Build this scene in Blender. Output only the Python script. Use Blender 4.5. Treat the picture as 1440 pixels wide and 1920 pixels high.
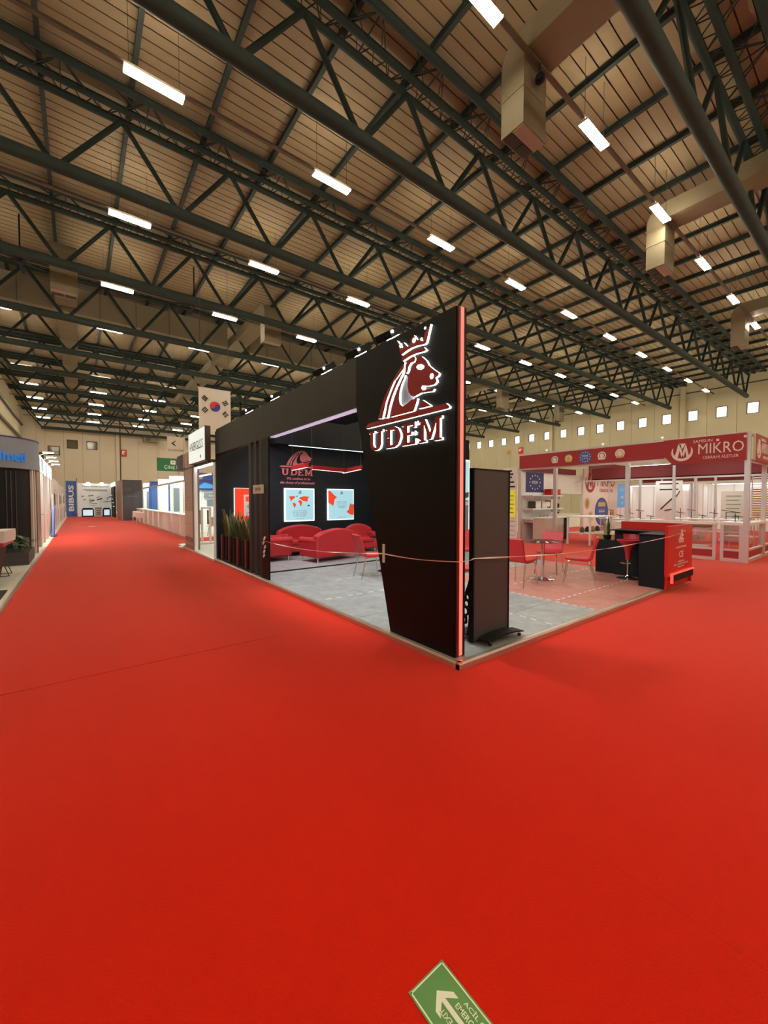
import bpy, math, random
from mathutils import Vector, Matrix, Euler

random.seed(7)
for o in list(bpy.data.objects):
    bpy.data.objects.remove(o, do_unlink=True)
SC = bpy.context.scene
COL = SC.collection
PI = math.pi

# ------------------------------------------------------------------ camera, world, exposure
cam_d = bpy.data.cameras.new('camera')
cam = bpy.data.objects.new('camera', cam_d)
COL.objects.link(cam)
cam_d.sensor_fit = 'HORIZONTAL'
cam_d.sensor_width = 36.0
cam_d.lens = 746.0 / 1440.0 * 36.0
cam_d.clip_start = 0.05
cam_d.clip_end = 400
cam.location = (0, 0, 1.6)
cam.rotation_euler = (PI / 2 - math.atan2(22, 746), 0, -math.atan2(572, 746))
SC.camera = cam

world = bpy.data.worlds.new('world')
SC.world = world
world.use_nodes = True
world.node_tree.nodes['Background'].inputs[0].default_value = (1.0, 0.93, 0.82, 1)
world.node_tree.nodes['Background'].inputs[1].default_value = 0.25

SC.view_settings.view_transform = 'Standard'
SC.view_settings.look = 'None'
SC.view_settings.gamma = 1.0
SC.view_settings.use_curve_mapping = False
SC.view_settings.exposure = 0.0

HALL_LAMP = 80.0        # emission of the hall's fluorescent strips

# ------------------------------------------------------------------ materials
MATS = {}


def mat(name, col, rough=0.5, metal=0.0, emit=None, strength=0.0, var=0.0, scale=8.0, bump=0.0,
        spec=0.5, sheen=0.0, coat=0.0):
    if name in MATS:
        return MATS[name]
    m = bpy.data.materials.new(name)
    m.use_nodes = True
    nt = m.node_tree
    b = nt.nodes['Principled BSDF']
    b.inputs['Base Color'].default_value = (*col, 1)
    b.inputs['Roughness'].default_value = rough
    b.inputs['Metallic'].default_value = metal
    b.inputs['Specular IOR Level'].default_value = spec
    if sheen:
        b.inputs['Sheen Weight'].default_value = sheen
        b.inputs['Sheen Roughness'].default_value = 0.4
        b.inputs['Sheen Tint'].default_value = (1, 0.42, 0.36, 1)
    if coat:
        b.inputs['Coat Weight'].default_value = coat
        b.inputs['Coat Roughness'].default_value = 0.1
    if emit:
        b.inputs['Emission Color'].default_value = (*emit, 1)
        b.inputs['Emission Strength'].default_value = strength
    if var or bump:
        tc = nt.nodes.new('ShaderNodeTexCoord')
        nz = nt.nodes.new('ShaderNodeTexNoise')
        nz.inputs['Scale'].default_value = scale
        nz.inputs['Detail'].default_value = 4
        nt.links.new(tc.outputs['Object'], nz.inputs['Vector'])
        if var:
            mx = nt.nodes.new('ShaderNodeMix')
            mx.data_type = 'RGBA'
            mx.inputs['A'].default_value = (*[max(0, c * (1 - var)) for c in col], 1)
            mx.inputs['B'].default_value = (*[min(1, c * (1 + var)) for c in col], 1)
            nt.links.new(nz.outputs['Fac'], mx.inputs['Factor'])
            nt.links.new(mx.outputs['Result'], b.inputs['Base Color'])
        if bump:
            bp = nt.nodes.new('ShaderNodeBump')
            bp.inputs['Strength'].default_value = bump
            bp.inputs['Distance'].default_value = 0.01
            nt.links.new(nz.outputs['Fac'], bp.inputs['Height'])
            nt.links.new(bp.outputs['Normal'], b.inputs['Normal'])
    MATS[name] = m
    return m


def glass_mat(name, tint, refl=0.12, rough=0.02):
    m = bpy.data.materials.new(name)
    m.use_nodes = True
    nt = m.node_tree
    nt.nodes.remove(nt.nodes['Principled BSDF'])
    out = nt.nodes['Material Output']
    tr = nt.nodes.new('ShaderNodeBsdfTransparent')
    tr.inputs[0].default_value = (*tint, 1)
    gl = nt.nodes.new('ShaderNodeBsdfGlossy')
    gl.inputs['Roughness'].default_value = rough
    mx = nt.nodes.new('ShaderNodeMixShader')
    mx.inputs[0].default_value = refl
    nt.links.new(tr.outputs[0], mx.inputs[1])
    nt.links.new(gl.outputs[0], mx.inputs[2])
    nt.links.new(mx.outputs[0], out.inputs[0])
    MATS[name] = m
    return m


def concrete_mat(name, c1, c2, rough, spec, scale):
    m = bpy.data.materials.new(name)
    m.use_nodes = True
    nt = m.node_tree
    b = nt.nodes['Principled BSDF']
    tc = nt.nodes.new('ShaderNodeTexCoord')
    n1 = nt.nodes.new('ShaderNodeTexNoise')
    n1.inputs['Scale'].default_value = scale
    n1.inputs['Detail'].default_value = 9
    n1.inputs['Roughness'].default_value = 0.7
    rp = nt.nodes.new('ShaderNodeValToRGB')
    rp.color_ramp.elements[0].position = 0.32
    rp.color_ramp.elements[0].color = (*c1, 1)
    rp.color_ramp.elements[1].position = 0.72
    rp.color_ramp.elements[1].color = (*c2, 1)
    n2 = nt.nodes.new('ShaderNodeTexNoise')
    n2.inputs['Scale'].default_value = scale * 0.45
    mr = nt.nodes.new('ShaderNodeMapRange')
    mr.inputs['To Min'].default_value = rough - 0.12
    mr.inputs['To Max'].default_value = rough + 0.15
    nt.links.new(tc.outputs['Object'], n1.inputs['Vector'])
    nt.links.new(tc.outputs['Object'], n2.inputs['Vector'])
    nt.links.new(n1.outputs['Fac'], rp.inputs['Fac'])
    nt.links.new(rp.outputs['Color'], b.inputs['Base Color'])
    nt.links.new(n2.outputs['Fac'], mr.inputs['Value'])
    nt.links.new(mr.outputs['Result'], b.inputs['Roughness'])
    b.inputs['Specular IOR Level'].default_value = spec
    MATS[name] = m
    return m


M = dict(
    carpet2=mat('red carpet pile', (0.60, 0.013, 0.003), 0.95, var=0.10, scale=120.0, bump=0.25, spec=0.05, sheen=0.65),
    slab=mat('dark slab', (0.08, 0.07, 0.06), 0.9, var=0.2),
    wall=mat('cream wall', (0.50, 0.44, 0.30), 0.85, var=0.05, scale=0.6),
    wall2=mat('pale beige wall', (0.62, 0.52, 0.41), 0.85, var=0.05, scale=0.6),
    deck=mat('roof sheet', (0.225, 0.165, 0.090), 0.7, var=0.10, scale=0.7),
    deckback=mat('roof backing', (0.16, 0.10, 0.05), 0.9),
    steel=mat('green steel', (0.026, 0.036, 0.031), 0.75, spec=0.25, var=0.25, scale=3.0),
    steel2=mat('dark green steel', (0.014, 0.023, 0.019), 0.75, spec=0.25, var=0.25, scale=3.0),
    tray=mat('brown cable tray', (0.10, 0.075, 0.05), 0.6, var=0.2),
    duct=mat('galvanised duct', (0.20, 0.160, 0.095), 0.6, metal=0.1, var=0.12, scale=1.5),
    grille=mat('dark grille', (0.03, 0.025, 0.022), 0.7),
    lampbody=mat('lamp housing', (0.75, 0.74, 0.7), 0.5),
    tube=mat('fluorescent strip', (1, 1, 1), 0.4, emit=(1.0, 0.90, 0.70), strength=HALL_LAMP),
    wire=mat('wire', (0.06, 0.05, 0.04), 0.6),
    black=mat('black laminate', (0.0035, 0.0035, 0.0045), 0.45, spec=0.17),
    blackcool=mat('black wall with cool cast', (0.012, 0.0165, 0.024), 0.5, spec=0.3),  # blue cast of the cool spotlights put into the black wall colour
    black2=mat('matt black', (0.006, 0.006, 0.007), 0.6, var=0.2, spec=0.25),
    charcoal=mat('charcoal board', (0.026, 0.025, 0.026), 0.5, var=0.12, spec=0.35),
    darkgrey=mat('dark grey board', (0.062, 0.058, 0.064), 0.6, var=0.08),
    maroon=mat('maroon panel', (0.10, 0.018, 0.022), 0.45),
    logored=mat('sign red', (0.30, 0.012, 0.016), 0.4),
    logoside=mat('white lit edge', (1, 1, 1), 0.4, emit=(0.88, 1.0, 0.95), strength=3.2),
    logoglow=mat('pale wall glow', (0.40, 0.44, 0.60), 0.5),  # sign light on the wall, put into a pale colour
    ledred=mat('red led strip', (1, 0.1, 0.08), 0.4, emit=(1.0, 0.07, 0.05), strength=3.2),
    ledwhite=mat('white led strip', (1, 1, 1), 0.4, emit=(0.86, 0.95, 1.0), strength=9.0),
    ledsoft=mat('soft led strip', (1, 1, 1), 0.4, emit=(0.70, 0.95, 0.95), strength=2.6),
    ledred2=mat('thin red led', (1, 0.1, 0.08), 0.4, emit=(1.0, 0.10, 0.07), strength=0.9),
    ledblue=mat('pale led strip', (1, 1, 1), 0.4, emit=(0.55, 0.60, 0.95), strength=0.5),
    spot=mat('lit lamp face', (1, 1, 1), 0.4, emit=(1.0, 0.98, 0.92), strength=25.0),
    alu=mat('aluminium', (0.72, 0.70, 0.68), 0.35, metal=0.6),
    alured=mat('satin aluminium kerb', (0.62, 0.52, 0.47), 0.3, metal=0.7),
    white=mat('white panel', (0.80, 0.80, 0.78), 0.5, var=0.03),
    offwhite=mat('off white panel', (0.70, 0.66, 0.60), 0.6, var=0.05),
    paper=mat('paper', (0.78, 0.72, 0.64), 0.7, var=0.06),
    chrome=mat('chrome', (0.75, 0.75, 0.75), 0.15, metal=1.0),
    leather=mat('red leather', (0.46, 0.020, 0.030), 0.42, var=0.12, scale=6, bump=0.05, spec=0.4),
    leather2=mat('bright red leather', (0.52, 0.020, 0.024), 0.42, var=0.1, scale=6, bump=0.05, spec=0.4),
    redpanel=mat('glossy red panel', (0.55, 0.012, 0.008), 0.25, spec=0.5),
    redglow=mat('lit red poster', (0.6, 0.03, 0.015), 0.4, emit=(1.0, 0.05, 0.015), strength=0.75),
    pendred=mat('pendant red', (0.34, 0.010, 0.012), 0.6, spec=0.2),
    pendlit=mat('pendant light face', (1, 1, 1), 0.4, emit=(1.0, 0.85, 0.8), strength=1.6),
    boxlit=mat('lit poster', (0.25, 0.40, 0.45), 0.4, emit=(0.42, 0.74, 0.85), strength=0.70),
    boxedge=mat('lit poster edge', (1, 1, 1), 0.3, emit=(0.80, 0.98, 0.98), strength=0.85),
    boxred=mat('lit poster red', (0.5, 0.05, 0.02), 0.4, emit=(0.95, 0.07, 0.015), strength=0.6),
    boxdark=mat('poster print dark', (0.07, 0.09, 0.11), 0.6),
    boxgrey=mat('poster print grey', (0.22, 0.28, 0.32), 0.6),
    printwhite=mat('white print', (0.82, 0.80, 0.76), 0.6),
    printpink=mat('pale red print', (0.75, 0.20, 0.22), 0.5),
    printblack=mat('black print', (0.02, 0.02, 0.02), 0.6),
    mikro=mat('crimson fascia', (0.36, 0.022, 0.028), 0.5, var=0.05),
    mikrodark=mat('dark crimson', (0.16, 0.008, 0.010), 0.6),
    navy=mat('navy panel', (0.03, 0.035, 0.17), 0.5),
    blue=mat('blue panel', (0.05, 0.12, 0.40), 0.5),
    skyblue=mat('sky blue screen', (0.05, 0.25, 0.5), 0.3, emit=(0.03, 0.24, 0.55), strength=0.5),
    bluetext=mat('blue lettering', (0.02, 0.20, 0.62), 0.4, emit=(0.01, 0.16, 0.55), strength=0.35),
    gold=mat('gold', (0.62, 0.44, 0.16), 0.45),
    green=mat('green sign', (0.015, 0.16, 0.05), 0.5),
    signgreen=mat('green sticker', (0.10, 0.27, 0.055), 0.45, var=0.06),
    luminous=mat('pale sticker print', (0.86, 0.86, 0.68), 0.5),
    leaf=mat('leaf', (0.05, 0.085, 0.03), 0.45, var=0.4, scale=14),
    leafpale=mat('pale leaf', (0.25, 0.26, 0.12), 0.5, var=0.3, scale=14),
    soil=mat('soil', (0.03, 0.02, 0.015), 0.9),
    kraft=mat('cardboard', (0.42, 0.25, 0.10), 0.8, var=0.1),
    wood=mat('pale wood cabinet', (0.56, 0.46, 0.37), 0.55, var=0.08, scale=5),
    cladding=mat('tan cladding', (0.47, 0.38, 0.30), 0.5, var=0.10, scale=4),
    cladding2=mat('brown cladding', (0.30, 0.20, 0.16), 0.5, var=0.15, scale=4),
    tile=mat('beige floor', (0.62, 0.56, 0.45), 0.5, var=0.05),
    yellow=mat('yellow poster', (0.80, 0.78, 0.02), 0.5, emit=(0.8, 0.8, 0.02), strength=0.25),
    amber=mat('amber slat', (0.55, 0.33, 0.05), 0.5),
    flagred=mat('flag red', (0.60, 0.03, 0.03), 0.7),
    flagblue=mat('flag blue', (0.02, 0.04, 0.25), 0.7),
    daylight=mat('daylight pane', (1, 1, 1), 0.3, emit=(1.0, 0.99, 0.94), strength=2.2),
    darkpane=mat('dark window pane', (0.16, 0.12, 0.06), 0.08, spec=0.8),
    frame=mat('dark window frame', (0.04, 0.03, 0.025), 0.5),
    tape=mat('clear barrier tape', (0.80, 0.62, 0.58), 0.25),
    tapew=mat('white floor tape', (0.75, 0.72, 0.68), 0.6),
    olive=mat('olive cushion', (0.30, 0.25, 0.12), 0.7),
    bronze=mat('dark bronze', (0.08, 0.06, 0.04), 0.5),
    screenblue=mat('lit blue screen', (0.6, 0.8, 0.9), 0.3, emit=(0.55, 0.78, 0.9), strength=0.8),
    glowwhite=mat('white wall with glow', (0.85, 0.87, 0.85), 0.5, emit=(0.9, 1.0, 0.97), strength=0.10),  # faint glow of its own stands in for booth light on the walls
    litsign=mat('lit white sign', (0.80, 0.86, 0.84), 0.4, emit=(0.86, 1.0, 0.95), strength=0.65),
)
M['glass'] = glass_mat('clear glass', (0.93, 0.95, 0.94))
M['smoke'] = glass_mat('smoked glass', (0.62, 0.66, 0.66), 0.22)
M['concrete'] = concrete_mat('grey stand floor', (0.22, 0.23, 0.225), (0.40, 0.41, 0.40), 0.42, 0.5, 5.0)
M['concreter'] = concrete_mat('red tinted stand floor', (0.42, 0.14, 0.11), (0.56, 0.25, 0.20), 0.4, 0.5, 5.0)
M['concrete2'] = concrete_mat('smooth stand floor', (0.30, 0.29, 0.30), (0.42, 0.40, 0.41), 0.35, 0.5, 3.0)

X3, Y3, Z3 = Vector((1, 0, 0)), Vector((0, 1, 0)), Vector((0, 0, 1))


# ------------------------------------------------------------------ builders
class Fr:
    """a plane in the world: origin, two axes and the normal towards the viewer"""
    def __init__(s, o, u, v):
        s.o, s.u, s.v = Vector(o), Vector(u), Vector(v)
        s.n = s.u.cross(s.v)

    def p(s, a, b, c=0.0):
        return s.o + s.u * a + s.v * b + s.n * c


def fx(x, y, z):            # plane x = const, facing -x; a runs towards -y
    return Fr((x, y, z), -Y3, Z3)


def fy(x, y, z):            # plane y = const, facing -y; a runs towards +x
    return Fr((x, y, z), X3, Z3)


class MB:
    def __init__(s):
        s.v, s.f, s.mi = [], [], []

    def face(s, idx, m=0):
        s.f.append(idx)
        s.mi.append(m)

    def box(s, x0, x1, y0, y1, z0, z1, m=0):
        return s.obox(Vector(((x0 + x1) / 2, (y0 + y1) / 2, (z0 + z1) / 2)),
                      (abs(x1 - x0), abs(y1 - y0), abs(z1 - z0)), None, m)

    def obox(s, c, size, rot=None, m=0):
        i = len(s.v)
        hx, hy, hz = size[0] / 2, size[1] / 2, size[2] / 2
        for dz in (-hz, hz):
            for dx, dy in ((-hx, -hy), (hx, -hy), (hx, hy), (-hx, hy)):
                d = Vector((dx, dy, dz))
                if rot is not None:
                    d = rot @ d
                s.v.append(Vector(c) + d)
        for q in ((3, 2, 1, 0), (4, 5, 6, 7), (0, 1, 5, 4), (1, 2, 6, 5), (2, 3, 7, 6), (3, 0, 4, 7)):
            s.face([i + k for k in q], m)
        return s

    def tube(s, a, b, r, n=8, r2=None, m=0, caps=True):
        a, b = Vector(a), Vector(b)
        r2 = r if r2 is None else r2
        d = (b - a).normalized()
        u = d.orthogonal().normalized()
        w = d.cross(u)
        i = len(s.v)
        for p, rr in ((a, r), (b, r2)):
            for k in range(n):
                t = 2 * PI * k / n
                s.v.append(p + u * rr * math.cos(t) + w * rr * math.sin(t))
        for k in range(n):
            s.face([i + k, i + (k + 1) % n, i + n + (k + 1) % n, i + n + k], m)
        if caps:
            s.face([i + n - 1 - k for k in range(n)], m)
            s.face([i + n + k for k in range(n)], m)
        return s

    def path(s, pts, r, n=8, m=0):
        pts = [Vector(p) for p in pts]
        i0 = len(s.v)
        u = None
        for k, p in enumerate(pts):
            if k == 0:
                d = pts[1] - pts[0]
            elif k == len(pts) - 1:
                d = pts[-1] - pts[-2]
            else:
                d = (pts[k + 1] - p).normalized() + (p - pts[k - 1]).normalized()
            d.normalize()
            u = d.orthogonal().normalized() if u is None else (u - d * u.dot(d)).normalized()
            w = d.cross(u)
            for j in range(n):
                t = 2 * PI * j / n
                s.v.append(p + u * r * math.cos(t) + w * r * math.sin(t))
        for k in range(len(pts) - 1):
            a = i0 + k * n
            for j in range(n):
                s.face([a + j, a + (j + 1) % n, a + n + (j + 1) % n, a + n + j], m)
        s.face([i0 + n - 1 - j for j in range(n)], m)
        e = i0 + (len(pts) - 1) * n
        s.face([e + j for j in range(n)], m)
        return s

    def prism(s, poly, fr, c0, c1, m=0, mside=None):
        area = sum(poly[k][0] * poly[(k + 1) % len(poly)][1] - poly[(k + 1) % len(poly)][0] * poly[k][1]
                   for k in range(len(poly)))
        if area < 0:
            poly = poly[::-1]
        n = len(poly)
        i = len(s.v)
        for c in (c0, c1):
            for a, b in poly:
                s.v.append(fr.p(a, b, c))
        s.face([i + n - 1 - k for k in range(n)], m)
        s.face([i + n + k for k in range(n)], m)
        for k in range(n):
            s.face([i + k, i + (k + 1) % n, i + n + (k + 1) % n, i + n + k], m if mside is None else mside)
        return s

    def rect(s, fr, a0, a1, b0, b1, c0, c1, m=0):
        return s.prism([(a0, b0), (a1, b0), (a1, b1), (a0, b1)], fr, c0, c1, m)

    def disc(s, fr, a, b, r, c0, c1, n=20, m=0, ry=None):
        ry = r if ry is None else ry
        return s.prism([(a + r * math.cos(2 * PI * k / n), b + ry * math.sin(2 * PI * k / n)) for k in range(n)], fr, c0, c1, m)

    def lathe(s, prof, c, n=20, m=0):
        i = len(s.v)
        c = Vector(c)
        for r, z in prof:
            for k in range(n):
                t = 2 * PI * k / n
                s.v.append(c + Vector((r * math.cos(t), r * math.sin(t), z)))
        for j in range(len(prof) - 1):
            for k in range(n):
                a = i + j * n
                s.face([a + k, a + (k + 1) % n, a + n + (k + 1) % n, a + n + k], m)
        s.face([i + n - 1 - k for k in range(n)], m)
        e = i + (len(prof) - 1) * n
        s.face([e + k for k in range(n)], m)
        return s

    def build(s, name, material, parent=None, smooth=False, label=None, kind=None, bevel=0.0):
        me = bpy.data.meshes.new(name)
        base = Vector((0, 0, 0))
        me.from_pydata([tuple(v - base) for v in s.v], [], s.f)
        mats = material if isinstance(material, (list, tuple)) else [material]
        for x in mats:
            me.materials.append(x if not isinstance(x, str) else M[x])
        if len(mats) > 1:
            me.polygons.foreach_set('material_index', s.mi)
        if smooth:
            me.polygons.foreach_set('use_smooth', [True] * len(me.polygons))
            try:
                me.set_sharp_from_angle(angle=math.radians(40))
            except Exception:
                pass
        me.update()
        o = bpy.data.objects.new(name, me)
        COL.objects.link(o)
        if parent is not None:
            attach(o, parent)
        if label:
            o['label'] = label
        if kind:
            o['kind'] = kind
        if bevel:
            bm = o.modifiers.new('edge', 'BEVEL')
            bm.width = bevel
            bm.segments = 3
            bm.limit_method = 'ANGLE'
        return o


def attach(o, parent):
    """parent a world-space child without moving it"""
    o.parent = parent
    if parent.parent is None:
        o.matrix_parent_inverse = Matrix.Translation(-Vector(parent.location))


def thing(name, label, cat, loc=(0, 0, 0), group=None):
    e = bpy.data.objects.new(name, None)
    e.empty_display_size = 0.2
    COL.objects.link(e)
    e.location = loc
    tag(e, label, cat, group)
    return e


def tag(o, label, cat, group=None, kind=None):
    o['label'] = label
    o['category'] = cat
    if group:
        o['group'] = group
    if kind:
        o['kind'] = kind
    return o


def children_of(o):
    return [c for c in bpy.data.objects if c.parent == o]


def snapshot(o):
    """tree of an object: (object, [subtrees])"""
    return (o, [snapshot(c) for c in children_of(o)])


def copy_tree(snap, loc=None, rotz=None, label=None, parent=None):
    o, sub = snap
    c = o.copy()
    COL.objects.link(c)
    if parent is not None:
        c.parent = parent
        c.matrix_parent_inverse = o.matrix_parent_inverse.copy()
    if loc is not None:
        c.location = loc
    if rotz is not None:
        c.rotation_euler = (0, 0, rotz)
    if label:
        c['label'] = label
    for s in sub:
        copy_tree(s, parent=c)
    return c


def structure(o):
    o['kind'] = 'structure'
    return o


ORD = ['first', 'second', 'third', 'fourth', 'fifth', 'sixth', 'seventh', 'eighth', 'ninth', 'tenth',
       'eleventh', 'twelfth', 'thirteenth', 'fourteenth', 'fifteenth', 'sixteenth', 'seventeenth', 'eighteenth',
       'nineteenth', 'twentieth', 'twenty-first', 'twenty-second', 'twenty-third', 'twenty-fourth', 'twenty-fifth',
       'twenty-sixth', 'twenty-seventh', 'twenty-eighth', 'twenty-ninth', 'thirtieth', 'thirty-first',
       'thirty-second', 'thirty-third', 'thirty-fourth', 'thirty-fifth', 'thirty-sixth', 'thirty-seventh', 'thirty-eighth']


def lettering(s, fr, a0, a1, b0, b1, material, parent, c=0.002, depth=0.004, shear=0.0, name='lettering',
              bend=None, label=None, bold=0.0):
    """text as a mesh, fitted into a rectangle of the plane fr; a list of word lengths stands for print too small to read, drawn as letter strokes"""
    if isinstance(s, list):
        mb = MB()
        cw = (a1 - a0) / (sum(s) + len(s) - 1)
        k = 0
        for length in s:
            for q in range(length):
                x = a0 + cw * k
                hh = (b1 - b0) * (0.72 + 0.07 * ((k * 7 + q) % 5))
                lift = 0.75 * ((k * 3 + q) % 2)
                mb.rect(fr, x + cw * 0.12, x + cw * 0.36, b0, b0 + hh, c, c + depth)
                mb.rect(fr, x + cw * 0.36, x + cw * 0.80, b0 + hh * lift, b0 + hh * (lift + 0.25), c, c + depth)
                k += 1
            k += 1
        return mb.build(name, material, parent, label=label)
    cu = bpy.data.curves.new('t', 'FONT')
    cu.body = s
    cu.resolution_u = 2
    cu.shear = shear
    cu.offset = bold
    cu.align_x = 'CENTER'
    t = bpy.data.objects.new('t', cu)
    COL.objects.link(t)
    dg = bpy.context.evaluated_depsgraph_get()
    me0 = bpy.data.meshes.new_from_object(t.evaluated_get(dg))
    vs = [v.co.copy() for v in me0.vertices]
    fs = [list(p.vertices) for p in me0.polygons]
    bpy.data.objects.remove(t, do_unlink=True)
    bpy.data.curves.remove(cu)
    bpy.data.meshes.remove(me0)
    if not vs:
        return None
    x0, x1 = min(v.x for v in vs), max(v.x for v in vs)
    y0, y1 = min(v.y for v in vs), max(v.y for v in vs)
    sx, sy = (a1 - a0) / max(1e-6, x1 - x0), (b1 - b0) / max(1e-6, y1 - y0)
    mb = MB()
    edges = {}
    for f in fs:
        for k in range(len(f)):
            e = (f[k], f[(k + 1) % len(f)])
            edges[e] = edges.get(e, 0) + 1
    n = len(vs)
    for cc in (c + depth, c):
        for v in vs:
            a, b = a0 + (v.x - x0) * sx, b0 + (v.y - y0) * sy
            mb.v.append(bend(a, b, cc) if bend else fr.p(a, b, cc))
    for f in fs:
        mb.face(list(f))
    for (i, j) in edges:
        if (j, i) not in edges:
            mb.face([i, i + n, j + n, j])
    return mb.build(name, material, parent, label=label)


def box_obj(name, b, material, parent=None, bevel=0.0, label=None):
    return MB().box(*b).build(name, material, parent, bevel=bevel, label=label)

# ------------------------------------------------------------------ the hall
XL, XR, YN, YF = -5.8, 50.0, -14.0, 70.0
ZR = 13.72

floor = structure(MB().box(XL, XR, YN, YF, -0.2, -0.012).build('floor', 'slab'))
# carpet sheets with the open seams seen in the aisle; bare floor around and under the other stands
G = 0.005
for (x0, x1, y0, y1) in ((-0.9, 1.829, -4.0, 4.47 - G), (-0.9, 1.829, 4.47 + G, 62.0),
                         (1.83, 32.0, -4.0, 12.0), (1.83, 9.0, 12.002, 18.4), (1.83, 3.56, 18.402, 62.0)):
    MB().box(x0, x1, y0, y1, -0.012, 0.0).build('carpet_sheet', 'carpet2', floor)
for (x0, x1, y0, y1) in ((XL, -0.902, YN, YF), (-0.902, XR, YN, -4.002), (-0.902, XR, 62.002, YF),
                         (9.002, 32.0, 12.002, 62.0), (3.562, 9.0, 18.402, 62.0), (32.002, XR, -4.0, 62.0)):
    MB().box(x0, x1, y0, y1, -0.012, 0.0).build('bare_floor_sheet', 'tile', floor)


def panel_wall(name, fr, a_list, z1, holes, material):
    """a wall made of upright concrete panels; holes = {panel: (a0,a1,b0,b1)}"""
    w = structure(MB().rect(fr, a_list[0], a_list[-1], 0, z1, -0.32, -0.12).build(name, 'slab'))
    for k in range(len(a_list) - 1):
        a0, a1 = a_list[k] + 0.012, a_list[k + 1] - 0.012
        mb = MB()
        h = holes.get(k)
        if h:
            mb.rect(fr, a0, h[0], 0, z1, -0.12, 0)
            mb.rect(fr, h[1], a1, 0, z1, -0.12, 0)
            mb.rect(fr, h[0], h[1], 0, h[2], -0.12, 0)
            mb.rect(fr, h[0], h[1], h[3], z1, -0.12, 0)
        else:
            mb.rect(fr, a0, a1, 0, z1, -0.12, 0)
        mb.build('wall_panel', material, w)
    return w


WIN = 0


def window(fr, h, pane, recess=0.10, frame=0.06):
    global WIN
    WIN += 1
    w = structure(MB().rect(fr, h[0], h[1], h[2], h[3], -recess - 0.02, -recess).build('window_%d' % WIN, pane))
    mb = MB()
    mb.rect(fr, h[0], h[0] + frame, h[2], h[3], -recess, 0.01)
    mb.rect(fr, h[1] - frame, h[1], h[2], h[3], -recess, 0.01)
    mb.rect(fr, h[0], h[1], h[2], h[2] + frame, -recess, 0.01)
    mb.rect(fr, h[0], h[1], h[3] - frame, h[3], -recess, 0.01)
    mb.build('window_frame', 'frame', w)


# right wall (x = 50), windows every 2.285 m
fr = Fr((XR, 0, 0), -Y3, Z3)
step = 2.285
ks = list(range(-10, 31))
al = [-(8.72 + 1.1425 + step * k) for k in ks][::-1]          # a = -y
al = [a for a in al if -YF <= a <= -YN]
al = [-YF] + al + [-YN]
holes = {}
for k in range(1, len(al) - 2):
    c = (al[k] + al[k + 1]) / 2
    holes[k] = (c - 0.44, c + 0.44, 9.70, 10.78)
panel_wall('wall_right', fr, al, 13.9, holes, 'wall')
for k, h in holes.items():
    window(fr, h, 'daylight')
# slender pilasters on the right wall
for k, y in enumerate((14.1, 28.6, 43.0, 57.0)):
    t = MB().box(XR - 0.28, XR - 0.001, y - 0.22, y + 0.22, 0, 13.0).build('trim_%d' % (k + 1), 'wall')
    structure(t)
tag(MB().tube((49.86, YN + 0.2, 12.58), (49.86, YF - 0.2, 12.58), 0.06, 8).build('wall_pipe', 'bronze'),
    'dark pipe running along the top of the windowed right wall', 'pipe')

# far wall (y = 70) with four dark windows
fr = Fr((0, YF, 0), X3, Z3)
al = [XL, -4.35, -3.45, -1.5, 0.55, 2.5, 4.6, 7.2, 9.8, 12.4, 15.0, 17.6] + [20.2 + 2.6 * k for k in range(11)] + [XR]
wins = {1: (-4.3, -3.62, 6.9, 8.0), 2: (-3.2, -1.9, 7.7, 8.96), 3: (-1.17, 0.03, 8.72, 9.93), 4: (1.0, 2.25, 8.74, 9.91)}
panel_wall('wall_far', fr, al, 13.9, wins, 'wall2')
for k, h in wins.items():
    window(fr, h, 'darkpane', 0.08, 0.10)
structure(MB().box(4.45, 4.85, YF - 0.25, YF - 0.001, 0, 13.0).build('trim_5', 'wall2'))
tag(MB().tube((4.95, YF - 0.1, 0.1), (4.95, YF - 0.1, 12.9), 0.07, 8).build('drain_pipe', 'bronze'),
    'dark drain pipe running down the far wall beside the column', 'pipe')

# left wall and the wall behind
fr = Fr((XL, 0, 0), Y3, Z3)
panel_wall('wall_left', fr, [YN + 2.8 * k for k in range(31)], 13.9, {}, 'wall')
fr = Fr((0, YN, 0), -X3, Z3)
panel_wall('wall_back', fr, [-XR + (XR - XL) / 20 * k for k in range(21)], 13.9, {}, 'wall')
for k, z in enumerate((9.35, 11.3)):
    tag(MB().box(XL + 0.001, XL + 0.22, YN, YF - 0.1, z, z + 0.25).build('wall_rail', 'bronze'),
        ['lower dark steel rail along the left hall wall', 'upper dark steel rail along the left hall wall'][k], 'rail')

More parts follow.
